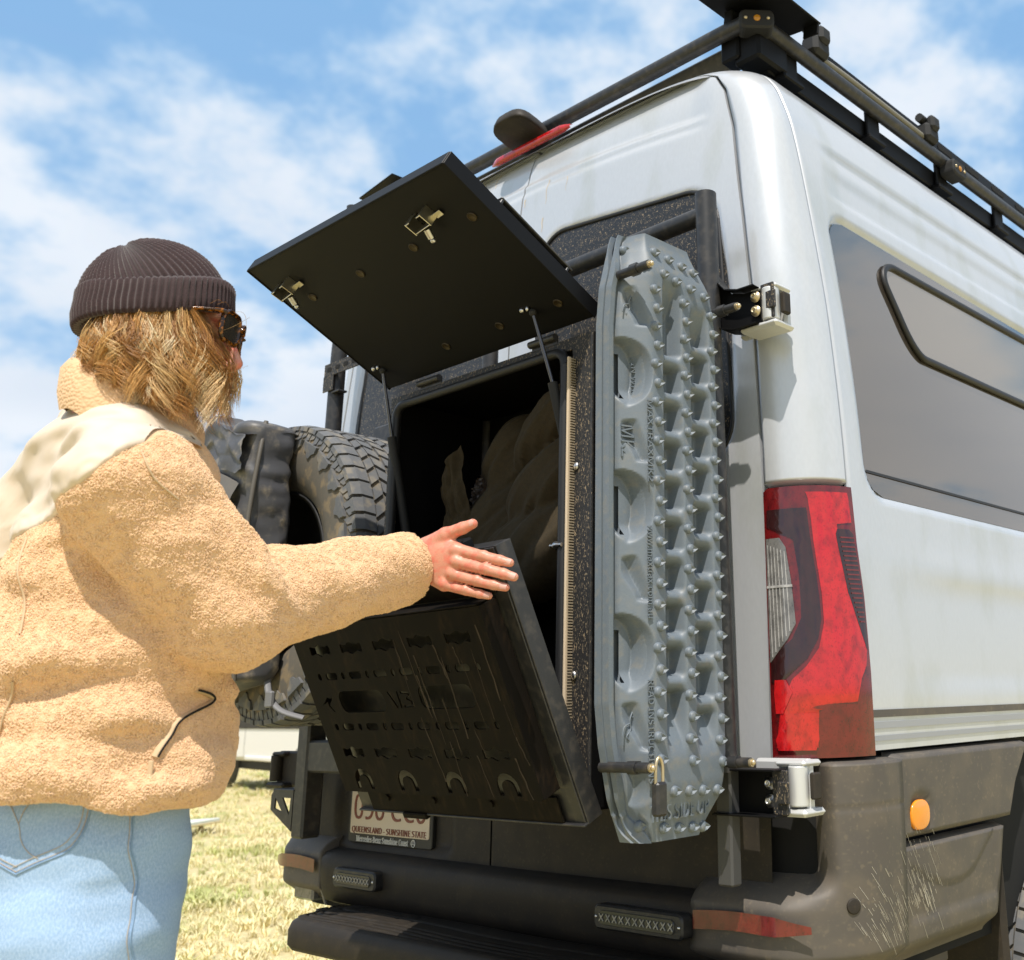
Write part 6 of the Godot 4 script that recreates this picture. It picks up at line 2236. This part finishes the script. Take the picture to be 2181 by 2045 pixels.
# ---------------------------------------------------------------- what stands behind
func background() -> void:
	# white van parked across the field; own axes: x along its side from the far end, z outwards from the side
	var v := thing("parked_van", "white van with a dark grey waist band parked far behind the spare wheel", "van", Vector3(-17.01, 0, -7.26))
	var ux := Vector3(0.984, 0, 0.177)
	v.basis = Basis(ux, Vector3.UP, ux.cross(Vector3.UP))
	v.set_meta("local", true)
	var body := MB.new()
	body.xf = Transform3D(Basis(), Vector3(0, 0, -1.9))
	body.prism(PackedVector2Array([Vector2(5.60, 0.48), Vector2(0.60, 0.44), Vector2(0.05, 0.55), Vector2(0.00, 1.0), Vector2(0.25, 1.32), Vector2(0.85, 1.45), Vector2(1.45, 2.25), Vector2(1.70, 2.38), Vector2(5.35, 2.40), Vector2(5.55, 2.2)]), 0.0, 1.9, 0.06)
	part("body", body, M["white paint"], v)
	for k in 4:
		var w := MB.new()
		w.xf = Transform3D(Basis(), Vector3(0, 0, 0.004))
		if k < 3: w.prism(rr_poly(4.2 - 1.2 * k, 5.25 - 1.2 * k, 1.45, 2.05, 0.06), -0.006, 0.0)
		else: w.prism(PackedVector2Array([Vector2(1.70, 1.45), Vector2(1.00, 1.45), Vector2(1.50, 2.05), Vector2(1.70, 2.05)]), -0.006, 0.0)
		part("window", w, M["tinted glass"], v)
	var band := MB.new()
	band.box(Vector3(3.2, 1.15, 0.0), Vector3(4.6, 0.42, 0.04), 0.012)
	part("waist_band", band, M["bumper plastic"], v)
	var sill := MB.new()
	sill.box(Vector3(3.7, 0.50, 0.005), Vector3(3.0, 0.07, 0.05), 0.015)
	part("sill", sill, M["white paint"], v)
	for x in [2.4, 5.0]:
		var jt := MB.new()
		jt.box(Vector3(x - 0.35, 0.74, 0.0005), Vector3(0.012, 0.46, 0.003), 0.0)
		part("panel_gap", jt, M["rubber seal"], v)
	var ml := MB.new()
	ml.xf = Transform3D(Basis(Vector3(1, 0, 0), PI / 2), Vector3(1.28, 1.10, 0.02))
	ml.lathe(PackedVector2Array([Vector2(0.06, 0.0), Vector2(0.055, 0.012), Vector2(0.0, 0.016)]), 16)
	part("side_marker_light", ml, M["amber lens"], v)
	var tl := MB.new()
	tl.box(Vector3(5.58, 0.72, 0.0), Vector3(0.16, 0.30, 0.05), 0.015)
	part("tail_light", tl, M["amber lens"], v)
	for x in [4.65, 0.8]:
		for z in [-0.12, -1.78]:
			var t := MB.new()
			t.xf = Transform3D(Basis(Vector3(1, 0, 0), PI / 2), Vector3(x, 0.37, z))
			t.lathe(PackedVector2Array([Vector2(0.0, -0.10), Vector2(0.33, -0.11), Vector2(0.37, -0.08), Vector2(0.37, 0.09), Vector2(0.33, 0.125), Vector2(0.20, 0.125), Vector2(0.19, 0.06), Vector2(0.0, 0.08)]), 36)
			part("wheel", t, M["tyre rubber"], v)
	var un := MB.new()
	un.box(Vector3(3.0, 0.40, -0.95), Vector3(4.6, 0.2, 1.5), 0.03)
	part("underbody", un, M["matt black"], v)
	# pale board left lying on low legs in the grass
	var t := thing("folding_table", "low pale folding table lying in the sunlit grass beside the jeans", "table", Vector3(-9.5, 0, -3.25))
	var top := MB.new()
	top.box(Vector3(-9.5, 0.10, -3.25), Vector3(1.1, 0.035, 0.62), 0.008, Basis(Vector3.UP, 0.5) * Basis(Vector3(0, 0, 1), 0.05))
	part("tabletop", top, M["pale board"], t)
	var edge := MB.new()
	edge.box(Vector3(-9.5, 0.078, -3.25), Vector3(1.12, 0.02, 0.64), 0.006, Basis(Vector3.UP, 0.5) * Basis(Vector3(0, 0, 1), 0.05))
	part("wooden_edge", edge, M["split wood pale"], t)
	for q in [Vector2(0.42, 0.2), Vector2(-0.42, 0.2), Vector2(0.42, -0.2), Vector2(-0.42, -0.2)]:
		var l := MB.new()
		var o := Basis(Vector3.UP, 0.5) * Vector3(q.x, 0, q.y)
		l.box(Vector3(-9.5, 0.035, -3.25) + o, Vector3(0.04, 0.08, 0.04), 0.004)
		part("leg", l, M["split wood pale"], t)
	grass()

func grass() -> void:
	var rng := RandomNumberGenerator.new()
	rng.seed = 44
	var f := noise(FastNoiseLite.TYPE_SIMPLEX_SMOOTH, 0.7, 45, 4)
	var tuft := MB.new()
	for k in 7:
		var a := TAU * k / 7.0 + 0.3 * (k % 3)
		var d := Vector3(cos(a), 0, sin(a))
		var s := Vector3(-d.z, 0, d.x) * 0.05
		var b := d * 0.10 * (k % 2 + 0.5)
		var h := 0.7 + 0.3 * ((k * 5) % 7) / 7.0
		var m := b + d * 0.22 + Vector3(0, h * 0.65, 0)
		var e := b + d * 0.62 + Vector3(0, h, 0)
		tuft.quad(b - s, b + s, m + s * 0.8, m - s * 0.8)
		tuft.tri(m - s * 0.8, m + s * 0.8, e)
	var mm := MultiMesh.new()
	mm.transform_format = MultiMesh.TRANSFORM_3D
	mm.use_colors = true
	mm.mesh = tuft.mesh()
	var n := 110000
	mm.instance_count = n
	for i in n:
		# thickest near the van, thinner with distance
		var r := 2.6 * exp(rng.randf() * 2.5)
		var a := rng.randf_range(2.55, 4.55) if i % 5 > 0 else rng.randf_range(2.85, 3.55)
		var p := Vector3(EYE.x, 0, EYE.z) + Vector3(cos(a), 0, -sin(a) * -1.0) * r
		p = Vector3(EYE.x + cos(a) * r, 0, EYE.z + sin(a) * r * (1.0 if i % 2 == 0 else 1.0))
		var h := rng.randf_range(0.025, 0.06) * (1.0 + 0.6 * f.get_noise_2d(p.x * 1.3 + 9.0, p.z * 1.3)) * (1.0 + r * 0.02)
		var g := sst(-0.1, 0.5, f.get_noise_2d(p.x, p.z) + rng.randf_range(-0.3, 0.3))
		var c := Color(0.78, 0.68, 0.40).lerp(Color(0.42, 0.46, 0.15), g * 0.9) * rng.randf_range(0.75, 1.2)
		mm.set_instance_transform(i, Transform3D(Basis(Vector3.UP, rng.randf() * TAU).scaled(Vector3(h * 1.3, h, h * 1.3)), p))
		mm.set_instance_color(i, c)
	var o := MultiMeshInstance3D.new()
	o.name = "grass"
	o.multimesh = mm
	o.material_override = M["grass blade"]
	add_child(o)
	tag(o, "dry yellow-green grass covering the field behind the van", "grass")
	o.set_meta("kind", "stuff")

func more_materials() -> void:
	mat("smoked clear", Color(0.05, 0.05, 0.05), 0.1)
	mat("plate cream", Color(0.62, 0.52, 0.40), 0.5)
	mat("plate maroon", Color(0.19, 0.05, 0.03), 0.5)
	var ty := blend(512, 512, noise(FastNoiseLite.TYPE_SIMPLEX_SMOOTH, 0.02, 41), noise(FastNoiseLite.TYPE_VALUE, 0.2, 6, 2), func(a: float, b: float) -> Color:
		return Color(0.36, 0.365, 0.375).lerp(Color(0.58, 0.53, 0.44), clampf(0.55 * sst(0.45, 0.8, a) + 0.3 * (b - 0.5), 0, 1)))
	var ts := mat("tyre sidewall", Color(1.0, 0.86, 0.66), 0.85)
	ts.albedo_texture = ty; tri_map(ts, Vector3(1.6, 1.6, 1.6))
	var t := mat("tyre rubber", Color(1, 1, 1), 0.7)
	t.albedo_texture = ty; tri_map(t, Vector3(1.6, 1.6, 1.6))

func gear_materials() -> void:
	var S := FastNoiseLite.TYPE_SIMPLEX_SMOOTH
	var gt := blend(512, 512, noise(S, 0.02, 81), noise(FastNoiseLite.TYPE_VALUE, 0.4, 82, 2), func(a: float, b: float) -> Color:
		return Color(0.405, 0.44, 0.472).lerp(Color(0.455, 0.465, 0.465), sst(0.45, 0.9, a)) * (0.96 + 0.08 * b))
	var g := mat("grey nylon", Color(1, 1, 1), 0.5)
	g.albedo_texture = gt; tri_map(g, Vector3(3, 3, 3))
	var ld := mat("lid black", Color(0.0045, 0.0045, 0.005), 0.5)
	ld.metallic_specular = 0.3
	var pb := blend(512, 512, noise(S, 0.012, 84), noise(S, 0.06, 85, 4), func(a: float, b: float) -> Color:
		return Color(0.13, 0.12, 0.11).lerp(Color(0.36, 0.30, 0.23), 0.7 * sst(0.4, 0.9, a) * sst(0.2, 0.8, b) + 0.25))
	var p := mat("panel black", Color(0.20, 0.185, 0.17), 0.7)
	p.metallic_specular = 0.25
	p.albedo_texture = pb; tri_map(p, Vector3(3.0, 1.0, 3.0))
	mat("dried mud", Color(0.055, 0.04, 0.027), 0.95)
	mat("sand rubber", Color(0.55, 0.44, 0.31), 0.8)
	mat("sand rubber dark", Color(0.28, 0.23, 0.16), 0.85)
	mat("dull plug", Color(0.05, 0.036, 0.016), 0.35, 0.6)
	mat("strut rod", Color(0.10, 0.10, 0.11), 0.2, 0.8)
	mat("amber bulb", Color(0.45, 0.20, 0.02), 0.25)
	mat("hose grey", Color(0.20, 0.19, 0.16), 0.6)
	mat("post grey", Color(0.055, 0.055, 0.055), 0.55)
	mat("strap grey", Color(0.16, 0.16, 0.165), 0.6)
	var cv := blend(512, 512, noise(S, 0.03, 86), noise(FastNoiseLite.TYPE_VALUE, 0.5, 87, 1), func(a: float, b: float) -> Color:
		return Color(0.46, 0.41, 0.29).lerp(Color(0.54, 0.48, 0.36), a) * (0.86 + 0.28 * b))
	var c := mat("olive canvas", Color(1, 1, 1), 0.95)
	c.albedo_color = Color(0.45, 0.42, 0.34); c.albedo_texture = cv; tri_map(c, Vector3(5, 5, 5)); c.cull_mode = BaseMaterial3D.CULL_DISABLED
	mat("brown wrap", Color(0.10, 0.075, 0.06), 0.15)
	mat("split wood", Color(0.48, 0.24, 0.10), 0.8)
	var bv := blend(512, 512, noise(S, 0.015, 88), noise(S, 0.10, 89), func(a: float, b: float) -> Color:
		return Color(0.29, 0.29, 0.30).lerp(Color(0.54, 0.50, 0.44), 0.75 * sst(0.45, 0.9, a) * (0.5 + b)))
	var v := mat("bag vinyl", Color(1, 1, 1), 0.5)
	v.albedo_texture = bv; tri_map(v, Vector3(2.2, 2.2, 2.2)); v.cull_mode = BaseMaterial3D.CULL_DISABLED
	var v2 := mat("bag pale", Color(1.9, 1.85, 1.75).clamp(), 0.5)
	v2.albedo_texture = bv; tri_map(v2, Vector3(3, 3, 3)); v2.albedo_color = Color(0.36, 0.34, 0.31); v2.albedo_texture = null
	# open net: light threads over dark
	var net := Image.create(64, 64, false, Image.FORMAT_RGB8)
	for y in 64:
		for x in 64:
			var k := 0.5 + 0.5 * cos(TAU * (x + y) / 16.0)
			var q := 0.5 + 0.5 * cos(TAU * (x - y) / 16.0)
			net.set_pixel(x, y, Color(0.50, 0.49, 0.47).lerp(Color(0.10, 0.10, 0.10), sst(0.35, 0.7, minf(k, q) + 0.25 * k * q)))
	var nm := mat("bag mesh", Color(1, 1, 1), 0.8)
	nm.albedo_texture = tex(net); nm.uv1_scale = Vector3(16, 16, 1); nm.cull_mode = BaseMaterial3D.CULL_DISABLED

func cloth_materials() -> void:
	var S := FastNoiseLite.TYPE_SIMPLEX_SMOOTH
	var cell := FastNoiseLite.new()
	cell.noise_type = FastNoiseLite.TYPE_CELLULAR; cell.frequency = 0.075; cell.seed = 3
	cell.cellular_return_type = FastNoiseLite.RETURN_DISTANCE; cell.fractal_type = FastNoiseLite.FRACTAL_NONE
	var fl := mat("fleece", Color(0.70, 0.455, 0.26), 0.95)
	fl.heightmap_enabled = true; fl.heightmap_scale = -0.2
	fl.heightmap_texture = tex(cell.get_seamless_image(512, 512))
	tri_map(fl, Vector3(5, 5, 5))
	fl.rim_enabled = true; fl.rim = 0.4; fl.rim_tint = 0.6
	var fn := mat("fleece nap", Color(0.79, 0.535, 0.325), 0.95)
	fn.vertex_color_use_as_albedo = true
	fn.rim_enabled = true; fn.rim = 0.4; fn.rim_tint = 0.6
	var ny := mat("nylon cream", Color(0.66, 0.545, 0.42), 0.6)
	ny.rim_enabled = true; ny.rim = 0.2
	mat("zip tape", Color(0.55, 0.40, 0.24), 0.7)
	var sk := mat("skin", Color(1, 1, 1), 0.45)
	sk.albedo_texture = blend(256, 256, noise(S, 0.02, 93), noise(S, 0.15, 94, 3), func(a: float, b: float) -> Color:
		return Color(0.80, 0.565, 0.47).lerp(Color(0.82, 0.48, 0.40), sst(0.35, 0.8, a)) * (0.95 + 0.1 * b))
	tri_map(sk, Vector3(9, 9, 9)); sk.subsurf_scatter_enabled = true; sk.subsurf_scatter_strength = 0.15
	mat("nail", Color(0.60, 0.33, 0.265), 0.55)
	var dn := mat("denim", Color(1, 1, 1), 0.9)
	dn.albedo_texture = blend(512, 512, noise(S, 0.05, 95, 5), noise(FastNoiseLite.TYPE_VALUE, 0.6, 96, 1), func(a: float, b: float) -> Color:
		return Color(0.555, 0.665, 0.79).lerp(Color(0.65, 0.745, 0.85), sst(0.2, 0.9, a)) * (0.90 + 0.20 * b))
	tri_map(dn, Vector3(14, 6, 14))
	mat("denim edge", Color(0.22, 0.34, 0.50), 0.9)
	mat("stitch tan", Color(0.50, 0.40, 0.28), 0.8)
	mat("shoe leather", Color(0.12, 0.07, 0.04), 0.6)
	var kn := mat("brown knit", Color(0.036, 0.020, 0.022), 0.95)
	kn.albedo_color = Color.WHITE
	kn.albedo_texture = blend(256, 256, noise(S, 0.1, 99, 3), noise(FastNoiseLite.TYPE_VALUE, 0.45, 100, 2), func(a: float, b: float) -> Color:
		return Color(0.16, 0.10, 0.108).lerp(Color(0.28, 0.195, 0.205), 0.35 * a + 0.65 * sst(0.35, 0.9, b)))
	tri_map(kn, Vector3(9, 9, 9), false)
	kn.rim_enabled = true; kn.rim = 0.5; kn.rim_tint = 0.5
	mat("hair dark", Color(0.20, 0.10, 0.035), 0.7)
	var hs := mat("hair strand", Color(1, 1, 1), 0.42)
	hs.vertex_color_use_as_albedo = true
	hs.backlight_enabled = true; hs.backlight = Color(0.45, 0.30, 0.14)
	var tt := mat("tortoiseshell", Color(1, 1, 1), 0.15)
	tt.albedo_texture = blend(128, 128, noise(S, 0.05, 97), noise(S, 0.05, 98), func(a: float, b: float) -> Color:
		return Color(0.16, 0.09, 0.04).lerp(Color(0.55, 0.33, 0.08), sst(0.5, 0.65, a)))
	tri_map(tt, Vector3(14, 14, 14))
	mat("sun lens", Color(0.03, 0.025, 0.02), 0.05)

func far_materials() -> void:
	mat("white paint", Color(0.72, 0.70, 0.66), 0.3)
	mat("pale board", Color(0.62, 0.64, 0.56), 0.5)
	mat("split wood pale", Color(0.60, 0.48, 0.26), 0.7)
	var g := mat("grass blade", Color(1, 1, 1), 0.8)
	g.vertex_color_use_as_albedo = true
	g.cull_mode = BaseMaterial3D.CULL_DISABLED
	g.backlight_enabled = true; g.backlight = Color(0.35, 0.35, 0.15)

func ground_and_grass() -> void:
	var gt := blend(512, 512, noise(FastNoiseLite.TYPE_SIMPLEX_SMOOTH, 0.01, 51), noise(FastNoiseLite.TYPE_SIMPLEX_SMOOTH, 0.12, 52, 4), func(a: float, b: float) -> Color:
		return Color(0.69, 0.64, 0.46).lerp(Color(0.79, 0.73, 0.57), b).lerp(Color(0.58, 0.60, 0.34), 0.8 * sst(0.5, 0.85, a)))
	var g := mat("dry turf", Color(1, 1, 1), 0.95)
	g.albedo_texture = gt; tri_map(g, Vector3(0.35, 0.35, 0.35))
	var m := MB.new()
	m.grid(func(i: int, j: int) -> Vector3: return Vector3(lerpf(-400, 400, i / 16.0), 0, lerpf(400, -400, j / 16.0)), 16, 16)
	var o := part("ground", m, g)
	o.set_meta("kind", "structure"); o.set_meta("label", "sunlit field of dry mown grass")

func _ready() -> void:
	camera_and_light()
	make_materials()
	more_materials()
	gear_materials()
	cloth_materials()
	far_materials()
	ground_and_grass()
	build_van()
	roof_rack()
	carriers()
	storage_box()
	box_contents()
	boards()
	spare_wheel()
	build_person()
	background()
